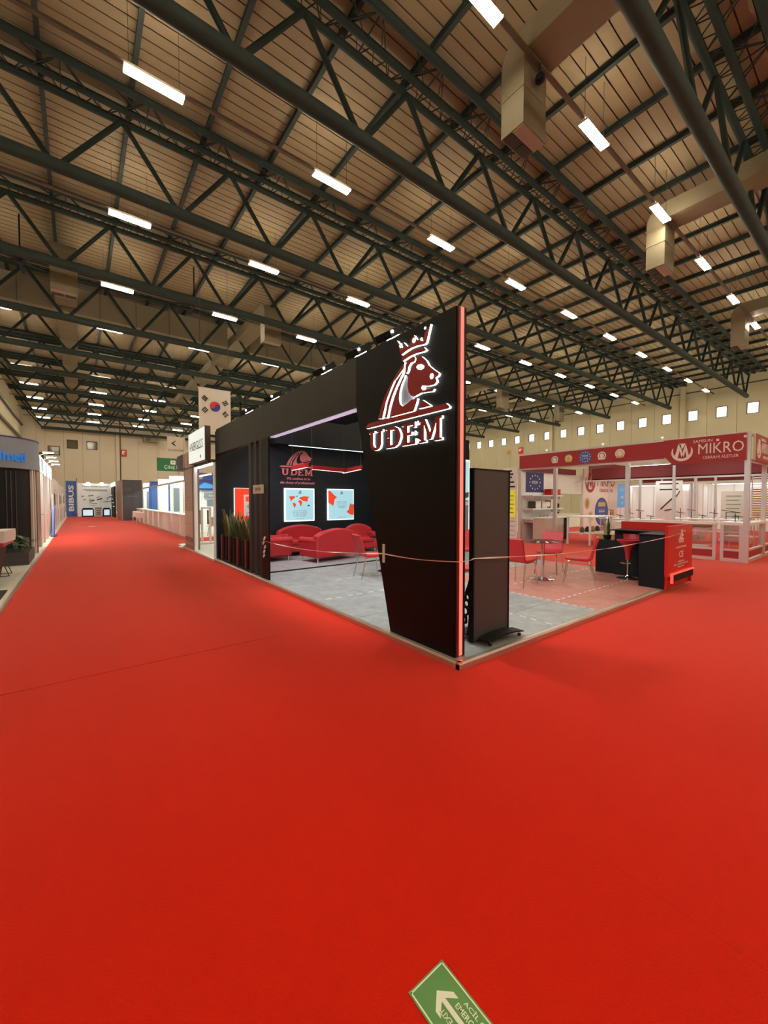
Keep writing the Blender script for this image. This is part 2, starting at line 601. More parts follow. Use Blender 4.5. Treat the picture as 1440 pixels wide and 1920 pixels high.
# ceiling: backing deck, one profiled roof sheet every 0.33 m, purlins
ceiling = structure(MB().box(XL, XR, YN, YF, ZR + 0.09, ZR + 0.2).build('ceiling', 'deckback'))
me = None
RS = 0.33
n = int((YF - YN) / RS)
for k in range(n):
    y0 = YN + RS * k
    if me is None:
        o = MB().prism([(0.016, 0.0), (RS - 0.016, 0.0), (RS - 0.03, 0.05), (0.03, 0.05)], Fr((XL + 0.01, 0, ZR), Y3, Z3),
                       0, XR - XL - 0.02).build('roof_sheet', 'deck', ceiling)
        me = o.data
    else:
        o = bpy.data.objects.new('roof_sheet', me)
        COL.objects.link(o)
        o.parent = ceiling
    o.location = (0, y0, 0)
me = None
for k in range(-5, 22):
    x = 5.6 + 2.08 * k
    if not (XL + 0.1 < x < XR - 0.1):
        continue
    if me is None:
        mb = MB()
        mb.box(-0.05, 0.05, YN, YF, ZR - 0.05, ZR + 0.02)
        mb.box(-0.02, 0.02, YN, YF, ZR - 0.17, ZR - 0.05)
        mb.box(-0.06, 0.06, YN, YF, ZR - 0.20, ZR - 0.17)
        o = mb.build('purlin', 'steel', ceiling)
        me = o.data
    else:
        o = bpy.data.objects.new('purlin', me)
        COL.objects.link(o)
        o.parent = ceiling
    o.location = (x, 0, 0)

# ------------------------------------------------------------------ roof trusses
ZP, ZT = 11.2, 13.36
tr = thing('roof_truss', '', 'roof truss', (0, 0, 0), 'steel roof trusses')
MB().tube((-3.75, 0, ZP), (49.0, 0, ZP), 0.185, 16).build('bottom_chord', 'steel', tr, smooth=True)
MB().tube((-5.6, 0.08, ZT), (49.9, 0.08, ZT), 0.10, 10).build('top_chord', 'steel2', tr, smooth=True)
MB().tube((-5.6, -0.34, ZT + 0.06), (49.9, -0.34, ZT + 0.06), 0.10, 10).build('top_chord', 'steel2', tr, smooth=True)
MB().tube((-5.6, -1.08, ZT + 0.06), (49.9, -1.08, ZT + 0.06), 0.115, 10).build('top_chord', 'steel2', tr, smooth=True)
px = [2.9 + 3.25 * k for k in range(-2, 15)]
for x in px:
    for sgn in (-1, 1):
        MB().tube((x + sgn * 0.12, 0, ZP + 0.1), (x + sgn * 1.58, 0.05, ZT - 0.04), 0.078, 8, caps=False).build('brace', 'steel2', tr, smooth=True)
lac = MB()
x = -5.4
k = 0
while x < 49.6:
    b = x + 1.04
    # flat lacing between the two outer chords, with fan bars to the inner chord
    lac.tube((x, 0.08, ZT), (b, -1.08, ZT + 0.06), 0.02, 4, caps=False)
    lac.tube((x + 2.08, 0.08, ZT), (b, -1.08, ZT + 0.06), 0.02, 4, caps=False)
    lac.tube((b, 0.08, ZT), (b, -1.08, ZT + 0.06), 0.02, 4, caps=False)
    lac.tube((x + 0.52, -0.34, ZT + 0.06), (b, -1.08, ZT + 0.06), 0.018, 4, caps=False)
    lac.tube((x + 1.56, -0.34, ZT + 0.06), (b, -1.08, ZT + 0.06), 0.018, 4, caps=False)
    lac.tube((x, -1.08, ZT + 0.06), (b, -0.34, ZT + 0.06), 0.018, 4, caps=False)
    for q in range(4):
        xa = x + 0.52 * q
        lac.tube((xa, 0.08, ZT), (xa + 0.26, -0.34, ZT + 0.06), 0.016, 4, caps=False)
        lac.tube((xa + 0.52, 0.08, ZT), (xa + 0.26, -0.34, ZT + 0.06), 0.016, 4, caps=False)
    x += 2.08
lac.build('lacing', 'steel2', tr, kind='stuff')
snap = snapshot(tr)
ys = [3.4] + [9.0 + 6.0 * k for k in range(11)]
tr.location = (0, ys[0], 0)
tr['label'] = 'green steel roof truss nearest the camera, crossing the top right corner'
for i, y in enumerate(ys[1:]):
    lab = '%s green steel roof truss counted from the camera' % ORD[i + 1]
    if i == 0:
        lab = 'green steel roof truss with long pipe sweeping over the whole ceiling, second from camera'
    if i == len(ys) - 2:
        lab = 'last green steel roof truss, just in front of the far wall'
    copy_tree(snap, (0, y, 0), None, lab)

# ------------------------------------------------------------------ hall lamps
ZL = 11.9
lamp = thing('ceiling_light', '', 'ceiling light', (0, 0, 0), 'fluorescent hall lights')
mb = MB()
mb.box(-0.66, 0.66, -0.06, 0.06, 0.035, 0.09)
mb.box(-0.66, -0.645, -0.13, 0.13, -0.01, 0.05)
mb.box(0.645, 0.66, -0.13, 0.13, -0.01, 0.05)
mb.build('housing', 'lampbody', lamp)
for dy in (-0.085, 0.0, 0.085):
    MB().box(-0.64, 0.64, dy - 0.032, dy + 0.032, -0.02, 0.03).build('tube', 'tube', lamp)
for dx in (-0.55, 0.55):
    MB().tube((dx, 0, 0.09), (dx, 0, ZR - ZL - 0.02), 0.006, 4, caps=False).build('suspension_wire', 'wire', lamp)
snap = snapshot(lamp)
used = False
rows = [5.55 + 5.98 * j for j in range(-3, 11)]
for j, y in enumerate(rows):
    jj = j - 3
    where = ('%s lamp row ahead' % ORD[jj]) if jj >= 0 else ('%s lamp row behind camera' % ORD[-jj - 1])
    tag(MB().box(-5.2, 49.6, y - 0.05, y + 0.05, ZL + 0.095, ZL + 0.16).build('cable_tray', 'tray'),
        'brown cable tray above the %s' % where, 'cable tray', 'cable trays')
    for k in range(-1, 10):
        x = 1.68 + 5.03 * k
        lab = 'fluorescent hall light, %s from left wall in the %s' % (ORD[k + 1], where)
        if not used:
            used = True
            lamp.location = (x, y, ZL)
            lamp['label'] = lab
        else:
            copy_tree(snap, (x, y, ZL), None, lab)

# ------------------------------------------------------------------ air ducts
def drop_duct(name, label, x0, x1, y0, y1, zb, zt, yend, run_z0, run_z1, toward):
    """run along y, a curved elbow and a drop box with an open grille underneath"""
    t = thing(name, label, 'air duct', ((x0 + x1) / 2, (y0 + y1) / 2, zb), 'air ducts under the roof')
    MB().box(x0, x1, y0, y1, zb + 0.03, zb + 0.9).build('drop_box', 'duct', t)
    # elbow
    pts = []
    w = y1 - y0
    h = run_z1 - run_z0
    if toward < 0:
        piv = (y0, run_z0)
        for k in range(7):
            a = k / 6 * PI / 2
            pts.append((piv[0] + w * math.cos(a) , piv[1] + h * math.sin(a)))
        poly = [(y1, zb + 0.9), *pts, (y0, run_z0), (y0, zb + 0.9)]
    else:
        for k in range(7):
            a = k / 6 * PI / 2
            pts.append((y1 - w * math.cos(a), run_z0 + h * math.sin(a)))
        poly = [(y0, zb + 0.9), *pts, (y1, run_z0), (y1, zb + 0.9)]
    MB().prism(poly, Fr((x0, 0, 0), Y3, Z3), 0, x1 - x0).build('elbow', 'duct', t)
    MB().box(x0 - 0.015, x1 + 0.015, y0 - 0.015, y1 + 0.015, zb + 0.88, zb + 0.93).build('flange', 'duct', t)
    ya = y0 if toward < 0 else y1
    a, b = min(ya, yend), max(ya, yend)
    MB().box(x0, x1, a, b, run_z0, run_z1).build('duct_run', 'duct', t)
    yy = a + 1.4
    while yy < b:
        MB().box(x0 - 0.015, x1 + 0.015, yy - 0.02, yy + 0.02, run_z0 - 0.015, run_z1 + 0.015).build('flange', 'duct', t)
        yy += 1.5 if b - a < 12 else 3.0
    xm, ym = (x0 + x1) / 2, (y0 + y1) / 2
    MB().box(x0 + 0.04, xm - 0.02, ym + 0.02, y1 - 0.04, zb, zb + 0.03).build('grille', 'grille', t)
    MB().box(xm + 0.02, x1 - 0.04, ym + 0.02, y1 - 0.04, zb, zb + 0.03).build('grille', 'grille', t)
    MB().box(x0 + 0.02, x1 - 0.02, y0 + 0.02, ym, zb, zb + 0.03).build('damper_plate', 'cladding2', t)
    return t


drop_duct('air_duct', 'large galvanised drop duct hanging over the aisle, nearest the camera', 8.48, 9.43, 5.66, 6.28, 10.5, 12, -13.5, 12.15, 12.75, -1)
drop_duct('air_duct', 'galvanised drop duct at right, second behind the nearest one', 17.6, 18.6, 5.66, 6.28, 10.45, 12, -13.5, 12.15, 12.75, -1)
drop_duct('air_duct', 'galvanised drop duct at far right beside the end of the lamp row', 30.0, 31.0, 5.66, 6.28, 10.4, 12, -13.5, 12.15, 12.75, -1)
drop_duct('air_duct', 'long galvanised duct with drop box above the left aisle', -0.8, 0.12, 21.95, 22.6, 10.5, 12, 27.95, 12.12, 12.7, 1)
drop_duct('air_duct', 'long galvanised duct with drop box above the flag', 8.4, 9.38, 21.9, 22.55, 10.5, 12, 62, 12.12, 12.7, 1)
drop_duct('air_duct', 'small distant yellowish drop duct, left of the pair behind the tower', 30.0, 31.0, 21.9, 22.5, 9.9, 12, 50, 12.12, 12.7, 1)
drop_duct('air_duct', 'small distant yellowish drop duct, right of the pair behind the tower', 39.7, 40.7, 21.9, 22.5, 9.9, 12, 50, 12.12, 12.7, 1)
for (x0, x1, lab) in ((-5.3, 8.15, 'big rectangular main duct crossing the roof at left'),
                      (9.7, 24.0, 'big rectangular main duct crossing the roof behind the fascia')):
    t = thing('main_duct', lab, 'air duct', ((x0 + x1) / 2, 28.6, 11.9), 'main air ducts')
    MB().box(x0, x1, 28.0, 29.2, 11.9, 13.3).build('duct_run', 'duct', t)
    xx = x0 + 1.2
    while xx < x1:
        MB().box(xx - 0.02, xx + 0.02, 27.98, 29.22, 11.88, 13.32).build('flange', 'bronze', t)
        MB().tube((xx, 28.6, 13.3), (xx, 28.6, ZR - 0.01), 0.012, 4, caps=False).build('hanger_rod', 'wire', t)
        xx += 1.75
t = thing('air_duct', 'straight galvanised duct running deep over the left aisle behind the main duct', 'air duct', (-0.34, 45, 12.1), 'air ducts under the roof')
MB().box(-0.8, 0.12, 29.3, 62, 12.12, 12.7).build('duct_run', 'duct', t)
for k in range(11):
    MB().box(-0.815, 0.135, 30.5 + 3 * k, 30.54 + 3 * k, 12.105, 12.715).build('flange', 'duct', t)
    MB().tube((-0.34, 30.5 + 3 * k, 12.7), (-0.34, 30.5 + 3 * k, ZR - 0.01), 0.012, 4, caps=False).build('hanger_rod', 'wire', t)

# ceiling fans
for k, (x, y) in enumerate(((4.95, 22.7), (-1.8, 23.05))):
    t = thing('ceiling_fan', ['black ceiling fan to the right of the drop box over the aisle',
                              'black ceiling fan at the left edge under the roof'][k], 'ceiling fan', (x, y, 11.7), 'ceiling fans')
    MB().tube((x, y, 11.75), (x, y, ZR - 0.02), 0.03, 6).build('rod', 'black2', t)
    MB().lathe([(0.05, -0.1), (0.16, -0.06), (0.16, 0.06), (0.06, 0.14)], (x, y, 11.75), 12).build('motor', 'black2', t, smooth=True)
    for q in range(5):
        a = q * 2 * PI / 5 + 0.3
        MB().obox((x + 0.6 * math.cos(a), y + 0.6 * math.sin(a), 11.72), (1.0, 0.13, 0.015),
                  Euler((0.2, 0, a)).to_matrix()).build('blade', 'black2', t)
# security camera under the first drop duct
t = thing('ceiling_camera', 'small dark camera ball hanging below the tray beside the nearest drop duct', 'camera', (8.9, 5.50, 11.6))
MB().tube((8.9, 5.50, 11.99), (8.9, 5.50, 11.7), 0.03, 8).build('stem', 'steel', t)
MB().lathe([(0.03, 0.0), (0.10, 0.03), (0.12, 0.10), (0.09, 0.17), (0.04, 0.2)], (8.9, 5.50, 11.55), 14).build('dome', 'black2', t, smooth=True)

# ================================================================== the black and red corner stand
PH = 0.066           # platform height
HDR = 4.05           # top of the header over the back wall
plat = thing('stand_platform', 'raised grey and red floor of the black corner stand with metal kerb', 'platform', (6, 6.5, 0))
MB().box(2.84, 9.33, 2.53, 11.0, 0.0, 0.05).build('deck_frame', 'black2', plat)
# floor sheets (about 1 m), grey at the corner, red tinted on the right, smooth by the sofas
xs = [2.86, 3.7, 4.62, 5.72, 6.8, 7.9, 9.31]
yb = [2.55, 3.2, 4.3, 5.4, 6.6, 8.1, 9.6, 10.98]
for i in range(len(xs) - 1):
    for j in range(len(yb) - 1):
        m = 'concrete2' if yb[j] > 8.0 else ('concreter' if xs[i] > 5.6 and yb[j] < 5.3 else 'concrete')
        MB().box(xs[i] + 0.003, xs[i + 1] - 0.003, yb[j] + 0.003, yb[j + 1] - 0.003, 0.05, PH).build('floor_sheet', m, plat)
mb = MB()
MB().prism([(0, 0), (0.05, 0), (0.05, 0.07), (0.012, 0.07), (0, 0.05)], Fr((2.807, 2.50, 0), X3, Z3), -8.52, 0).build('kerb', 'alured', plat)
MB().prism([(0, 0), (0.05, 0), (0.05, 0.07), (0.012, 0.07), (0, 0.05)], Fr((2.807, 2.493, 0), Y3, Z3), 0, 6.56).build('kerb', 'alured', plat)
MB().box(9.33, 9.367, 2.5, 11.0, 0, 0.07).build('kerb', 'alured', plat)
MB().box(2.95, 9.2, 8.07, 8.13, PH, 0.085).build('threshold_strip', 'black2', plat)
# dashed white tape along the sheet joints
tp = MB()
for (x0, y0, x1, y1, stp) in ((5.72, 2.6, 5.72, 5.3, 0.13), (4.62, 2.6, 4.62, 5.2, 0.17), (5.8, 3.2, 9.2, 3.2, 0.16), (3.0, 5.4, 5.6, 5.4, 0.2), (3.9, 6.6, 5.6, 6.6, 0.2), (5.8, 4.3, 9.2, 4.3, 0.21)):
    L = math.hypot(x1 - x0, y1 - y0)
    q = 0
    while q < L - 0.1:
        a = q / L
        b = min(1, (q + stp * 0.55) / L)
        w = 0.012
        if x0 == x1:
            tp.box(x0 - w, x0 + w, y0 + (y1 - y0) * a, y0 + (y1 - y0) * b, PH, PH + 0.0015)
        else:
            tp.box(x0 + (x1 - x0) * a, x0 + (x1 - x0) * b, y0 - w, y0 + w, PH, PH + 0.0015)
        q += stp * random.uniform(0.85, 1.3)
tp.build('joint_tape', 'tapew', plat, kind='stuff')

# fascia: tapered tower with a long beam
FX = 2.87
fas = thing('stand_fascia', 'black tapered corner tower and long fascia beam of the corner stand', 'stand wall', (2.94, 6.5, PH))
fr = fx(FX, 0, 0)
MB().prism([(-2.62, PH), (-3.62, PH), (-4.333, 2.80), (-4.333, 3.445), (-2.62, 3.445)], fr, -0.13, 0).build('tower_panel', 'black', fas)
MB().prism([(-4.335, 2.80), (-10.945, 2.80), (-10.945, 3.445), (-4.335, 3.445)], fr, -0.13, 0).build('fascia_beam', 'charcoal', fas)
MB().box(2.89, 2.985, 4.35, 7.3, 2.785, 2.80).build('soffit_light', 'ledblue', fas, label='pale lit soffit strip')
MB().box(2.915, 2.955, 2.595, 2.62, PH + 0.02, 3.44).build('red_led_strip', 'ledred', fas, label='glowing red light strip on the tower edge')
MB().box(2.885, 2.915, 2.60, 2.62, PH + 0.01, 3.445).build('edge_profile', 'maroon', fas)
MB().box(2.955, 2.995, 2.60, 2.62, PH + 0.01, 3.445).build('edge_profile', 'black2', fas)
# rear sheet of the tower towards the inside
MB().box(3.0, 3.03, 2.66, 4.3, 2.80, 3.44).build('back_sheet', 'black2', fas)

# logo on the tower ------------------------------------------------
LOGO = {
    'mane_outer': [(0.267, 0.068), (0.313, 0.17), (0.371, 0.271), (0.445, 0.362), (0.531, 0.448), (0.628, 0.527), (0.716, 0.58), (0.751, 0.604), (0.738, 0.541), (0.682, 0.505), (0.615, 0.458), (0.573, 0.442), (0.51, 0.366), (0.423, 0.243), (0.348, 0.058)],
    'mane_inner': [(0.604, 0.441), (0.672, 0.484), (0.73, 0.526), (0.716, 0.492), (0.662, 0.434), (0.604, 0.371), (0.538, 0.281), (0.481, 0.17), (0.442, 0.053), (0.398, 0.059), (0.448, 0.229), (0.524, 0.341)],
    'neck': [(0.506, 0.05), (0.538, 0.159), (0.587, 0.262), (0.645, 0.353), (0.703, 0.433), (0.755, 0.463), (0.751, 0.438), (0.703, 0.382), (0.667, 0.306), (0.656, 0.231), (0.672, 0.168), (0.716, 0.133), (0.788, 0.148), (0.865, 0.177), (0.957, 0.172), (0.942, 0.125), (0.905, 0.06), (0.895, 0.048)],
    'head': [(0.932, 0.611), (0.974, 0.609), (1.022, 0.589), (1.092, 0.527), (1.126, 0.47), (1.205, 0.404), (1.275, 0.354), (1.262, 0.332), (1.225, 0.322), (1.244, 0.28), (1.206, 0.258), (1.127, 0.262), (1.052, 0.281), (1.035, 0.27), (1.061, 0.238), (1.116, 0.233), (1.206, 0.216), (1.184, 0.195), (1.093, 0.207), (1.011, 0.215), (0.902, 0.198), (0.852, 0.224), (0.814, 0.274), (0.8, 0.344), (0.805, 0.409), (0.824, 0.462), (0.864, 0.492), (0.914, 0.544), (0.938, 0.577)],
    'ear': [(0.777, 0.474), (0.762, 0.56), (0.787, 0.594), (0.838, 0.617), (0.901, 0.621), (0.928, 0.6), (0.913, 0.568), (0.851, 0.569), (0.816, 0.537), (0.803, 0.491)],
    'chest': [(0.978, 0.059), (1.035, 0.14), (1.156, 0.062), (1.151, 0.055)],
    'bar': [(0.0, 0.0), (0.067, 0.042), (1.372, 0.042), (1.418, 0.0), (1.406, -0.015), (0.027, -0.015)],
    'crown_band': [(0.702, 0.651), (0.693, 0.675), (0.787, 0.690), (0.901, 0.692), (1.057, 0.672), (1.091, 0.636), (1.057, 0.629), (0.938, 0.643), (0.826, 0.641), (0.72, 0.623)],
    'crown': [(0.622, 0.876), (0.666, 0.75), (0.696, 0.698), (0.787, 0.716), (0.863, 0.724), (0.962, 0.718), (1.062, 0.700), (1.091, 0.71), (1.153, 0.875), (1.068, 0.819), (1.039, 0.738), (0.995, 0.782), (0.955, 0.774), (0.903, 0.844), (0.857, 0.816), (0.838, 0.756), (0.795, 0.759), (0.735, 0.821), (0.715, 0.765)],
}
LOGOW = {
    'eye': [(0.944, 0.499), (0.968, 0.517), (1.016, 0.512), (1.06, 0.484), (1.057, 0.461), (1.016, 0.452), (0.969, 0.469)],
    'nostril': [(1.147, 0.349), (1.155, 0.374), (1.183, 0.377), (1.2, 0.351), (1.189, 0.323), (1.161, 0.322)],
    'mouth': [(1.021, 0.265), (1.035, 0.285), (1.076, 0.276), (1.093, 0.249), (1.076, 0.233), (1.041, 0.239)],
}
WALL_GLOW = [(0.757, 0.455), (0.796, 0.427), (0.791, 0.345), (0.808, 0.266), (0.848, 0.218), (0.892, 0.191), (0.788, 0.158), (0.72, 0.142), (0.676, 0.194), (0.672, 0.289), (0.707, 0.374)]  # wall patch lit by the sign edges, drawn as a pale shape
GL = {
    'U': [(0, 1), (.42, 1), (.42, .9), (.32, .9), (.32, .35), (.38, .2), (.5, .15), (.62, .2), (.68, .35), (.68, .9), (.58, .9), (.58, 1), (1, 1), (1, .9), (.9, .9), (.9, .3), (.8, .08), (.6, 0), (.4, 0), (.2, .08), (.1, .3), (.1, .9), (0, .9)],
    'D': [(0, 1), (.6, 1), (.85, .88), (1, .6), (1, .4), (.85, .12), (.6, 0), (0, 0), (0, .1), (.1, .1), (.1, .499), (.32, .499), (.32, .15), (.55, .15), (.7, .25), (.78, .45), (.78, .55), (.7, .75), (.55, .85), (.32, .85), (.32, .501), (.1, .501), (.1, .9), (0, .9)],
    'E': [(0, 1), (.80, 1), (.80, .75), (.72, .75), (.67, .87), (.35, .87), (.35, .58), (.6, .58), (.6, .44), (.35, .44), (.35, .13), (.7, .13), (.75, .25), (.83, .25), (.83, 0), (0, 0), (0, .1), (.1, .1), (.1, .9), (0, .9)],
    'M': [(0, 1), (.28, 1), (.5, .4), (.72, 1), (1, 1), (1, .9), (.92, .9), (.92, .1), (1, .1), (1, 0), (.68, 0), (.68, .1), (.76, .1), (.76, .75), (.55, .1), (.45, .1), (.24, .75), (.24, .1), (.32, .1), (.32, 0), (0, 0), (0, .1), (.08, .1), (.08, .9), (0, .9)],
}
GX = {'U': (0.079, 0.356), 'D': (0.415, 0.684), 'E': (0.704, 0.975), 'M': (0.982, 1.315)}


def logo(parent, fr, s, c0, c1, face, side, white, details=True, crown=True, word=True, wall_glow=None):
    for k, poly in LOGO.items():
        if not crown and k.startswith('crown'):
            continue
        MB().prism([(a * s, b * s) for a, b in poly], fr, c0, c1, 0, 1).build('emblem_' + k, [face, side], parent)
    if details:
        for k, poly in LOGOW.items():
            MB().prism([(a * s, b * s) for a, b in poly], fr, c1, c1 + 0.004).build('emblem_' + k, white, parent)
        for (a, b, r) in ((0.690, 0.80, 0.024), (0.905, 0.79, 0.026), (1.022, 0.765, 0.016), (1.075, 0.86, 0.014)):
            MB().disc(fr, a * s, b * s, r * s, c1, c1 + 0.004, 10).build('emblem_jewel', white, parent)
    if wall_glow:
        MB().prism([(a * s, b * s) for a, b in WALL_GLOW], fr, c0, c0 + 0.012).build('emblem_wall_glow', wall_glow, parent)
    if word:
        for ch, (a0, a1) in GX.items():
            MB().prism([((a0 + (a1 - a0) * u) * s, (-0.302 + 0.236 * v) * s) for u, v in GL[ch]], fr, c0, c1, 0, 1).build('letter', [face, side], parent)
        if details:
            for (a, b) in ((0.955, -0.085), (0.915, -0.185), (0.955, -0.275)):
                pts = []
                for q in range(10):
                    r = (0.024 if q % 2 == 0 else 0.010) * s
                    t = PI / 2 + q * PI / 5
                    pts.append((a * s + r * math.cos(t), b * s + r * math.sin(t)))
                MB().prism(pts, fr, c0, c1 * 0.8).build('letter_star', white, parent)


lg = thing('logo_sign', 'backlit red crowned lion emblem above the word UDEM on the tower', 'sign', (FX, 3.4, 2.2))
logo(lg, fx(FX, 4.086, 2.498), 1.0, 0.0, 0.030, 'logored', 'logoside', 'logoside', True, True, True, 'logoglow')

# spotlights standing on the fascia, shining into the stand
def floodlight(x, y, z, aim, label, power, group, color=(0.80, 0.91, 1.0)):
    t = thing('floodlight', label, 'spotlight', (x, y, z), group)
    MB().tube((x, y, z), (x + 0.25, y, z + 0.24), 0.014, 6).build('arm', 'black2', t)
    MB().box(x - 0.03, x + 0.03, y - 0.03, y + 0.03, z, z + 0.03).build('clamp', 'alu', t)
    d = (Vector(aim) - Vector((x + 0.25, y, z + 0.24))).normalized()
    q = d.to_track_quat('-Z', 'Y').to_matrix()
    c = Vector((x + 0.25, y, z + 0.27))
    MB().obox(c, (0.28, 0.28, 0.09), q).build('lamp_body', 'black2', t)
    MB().obox(c + d * 0.05, (0.15, 0.15, 0.012), q).build('lamp_face', 'spot', t)
    MB().lathe([(0.004, -0.018), (0.016, -0.01), (0.016, 0.01), (0.004, 0.018)], c + Vector((-0.10, -0.17, -0.05)), 10).build('side_glint', 'spot', t, smooth=True)  # glowing bead added as the lamp's glint towards the aisle
    ld = bpy.data.lights.new('flood', 'SPOT')
    ld.energy = power
    ld.color = color
    ld.spot_size = math.radians(120)
    ld.spot_blend = 0.6
    ld.shadow_soft_size = 0.09
    lo = bpy.data.objects.new('flood_beam', ld)
    COL.objects.link(lo)
    lo.parent = t
    lo.location = c + d * 0.07 - Vector((x, y, z))
    lo.rotation_euler = d.to_track_quat('-Z', 'Y').to_euler()
    return t


for k, y in enumerate((4.02, 4.75, 5.73, 7.85, 9.4)):
    floodlight(2.93, y, 3.445, (5.6, y + 0.2, 0), '%s spotlight from the emblem along the top edge of the black fascia' % ORD[k], 215, 'spotlights on the fascia')
fr = fy(0, 2.66, 0)

# back wall with posters
bw = thing('stand_back_wall', 'black back wall of the corner stand behind the red sofas', 'stand wall', (6, 11, PH))
for k in range(6):
    x0 = 2.87 + k * 1.075
    MB().box(x0 + 0.002, x0 + 1.073, 10.95, 11.05, PH, 3.4).build('wall_board', 'blackcool', bw)
MB().box(4.3, 9.2, 10.40, 10.94, 3.16, HDR).build('header_box', 'blackcool', bw)
MB().box(4.75, 7.6, 10.60, 10.64, 3.15, 3.16).build('header_led', 'ledsoft', bw, label='white light strip under the header')
room = thing('store_cabin', 'black store cabin at the back right of the corner stand', 'stand wall', (8.8, 9.5, PH))
MB().box(8.25, 9.32, 7.95, 8.03, PH, 3.39).build('front_board', 'black', room)
MB().box(8.25, 8.33, 8.03, 10.34, PH, 3.15).build('side_board', 'black', room)
MB().box(9.24, 9.32, 8.03, 10.9, PH, 3.15).build('side_board', 'black', room)


def light_box(name, label, fr, w, h, d=0.06):
    t = thing(name, label, 'lightbox', fr.p(w / 2, 0, d / 2), 'lit posters of the corner stand')
    MB().rect(fr, 0, w, 0, h, 0.0, d).build('lit_frame', 'boxedge', t)
    return t


# left poster (red with flag and CE mark)
fr = fy(3.305, 10.95, 0.55)
t = light_box('red_lightbox', 'lit red poster with crescent flag behind the planters', fr, 0.95, 1.38)
MB().rect(fr, 0.01, 0.94, 0.01, 1.37, 0.06, 0.064).build('red_print', 'redglow', t)
MB().rect(fr, 0.25, 0.80, 0.62, 1.20, 0.064, 0.068).build('certificate_print', 'printwhite', t)
MB().rect(fr, 0.30, 0.62, 1.02, 1.15, 0.068, 0.070).build('flag_print', 'redglow', t)
MB().disc(fr, 0.42, 1.085, 0.045, 0.070, 0.072, 14).build('crescent', 'printwhite', t)
MB().disc(fr, 0.434, 1.085, 0.035, 0.072, 0.074, 14).build('crescent_cut', 'redglow', t)
lettering('CE', fr, 0.34, 0.56, 0.82, 0.94, 'boxdark', t, 0.068)
lettering([11], fr, 0.32, 0.62, 0.70, 0.74, 'boxgrey', t, 0.068)

# world map poster
fr = fy(4.728, 10.95, 0.975)
W, H = 0.956, 0.98
t = light_box('map_lightbox', 'lit pale blue poster with a red world map', fr, W, H)
MB().rect(fr, 0.035, W - 0.035, 0.035, H - 0.035, 0.06, 0.063).build('poster_print', 'boxlit', t)


def land(pts, m):
    MB().prism([((x - 105) / 515 * W, (1 - (y - 135) / 555) * H) for x, y in pts], fr, 0.063, 0.067).build('map_land', m, t)


land([(170, 284), (195, 270), (240, 266), (280, 273), (272, 300), (250, 312), (225, 330), (216, 356), (202, 338), (195, 310), (182, 292)], 'boxred')
land([(290, 266), (331, 260), (312, 282)], 'boxdark')
land([(240, 375), (265, 375), (297, 405), (285, 430), (266, 474), (256, 440), (240, 405)], 'boxred')
land([(325, 362), (345, 335), (380, 340), (402, 360), (395, 385), (378, 442), (366, 430), (355, 378)], 'boxred')
land([(345, 305), (365, 285), (400, 275), (440, 268), (532, 278), (502, 300), (500, 340), (480, 364), (452, 350), (420, 348), (400, 335), (378, 322)], 'boxred')
land([(488, 428), (515, 408), (540, 430), (520, 442)], 'boxdark')
logo(t, Fr(fr.p(W / 2 - 0.06, 0.845, 0.0), X3, Z3), 0.085, 0.063, 0.066, 'boxdark', 'boxdark', 'boxdark', False)
for i, (s, b, h, w, m) in enumerate((([8, 4, 3, 7], 0.305, 0.028, 0.42, 'boxgrey'), ([12, 13], 0.255, 0.028, 0.48, 'boxgrey'),
                                     ([3, 4, 3, 5], 0.195, 0.034, 0.44, 'boxdark'), ([2, 3, 2, 4, 7], 0.14, 0.034, 0.38, 'boxdark'), ([15], 0.075, 0.022, 0.26, 'boxgrey'))):
    lettering(s, fr, W / 2 - w / 2, W / 2 + w / 2, b, b + h, m, t, 0.063, 0.002)
# star poster
fr = fy(6.152, 10.95, 0.975)
t = light_box('star_lightbox', 'lit pale blue poster with two red stars', fr, W, H)
MB().rect(fr, 0.03, W - 0.03, 0.03, H - 0.03, 0.06, 0.063).build('poster_print', 'boxlit', t)


def land2(pts, m):
    MB().prism([((x - 835) / 445 * W, (1 - (y - 145) / 525) * H) for x, y in pts], fr, 0.063, 0.067).build('star_print', m, t)


land2([(840, 175), (870, 180), (930, 240), (985, 285), (945, 320), (925, 425), (840, 365)], 'boxred')
land2([(1278, 420), (1275, 590), (1215, 580), (1150, 535), (1190, 490), (1205, 410)], 'boxred')
land2([(1208, 385), (1278, 405), (1278, 420), (1205, 410)], 'printwhite')
land2([(840, 366), (925, 426), (935, 440), (840, 385)], 'printwhite')
logo(t, Fr(fr.p(W / 2 - 0.05, 0.845, 0.0), X3, Z3), 0.085, 0.063, 0.066, 'boxdark', 'boxdark', 'boxdark', False)
lettering([5, 4], fr, 0.31, 0.69, 0.56, 0.60, 'boxdark', t, 0.063, 0.002)
for i, (w, b) in enumerate(((0.38, 0.50), (0.36, 0.45), (0.30, 0.41), (0.22, 0.375))):
    lettering([4, 7, 3, 8, 5], fr, 0.5 - w / 2, 0.5 + w / 2, b, b + 0.026, 'boxgrey', t, 0.063, 0.002)
lettering([15], fr, 0.36, 0.66, 0.075, 0.097, 'boxgrey', t, 0.063, 0.002)
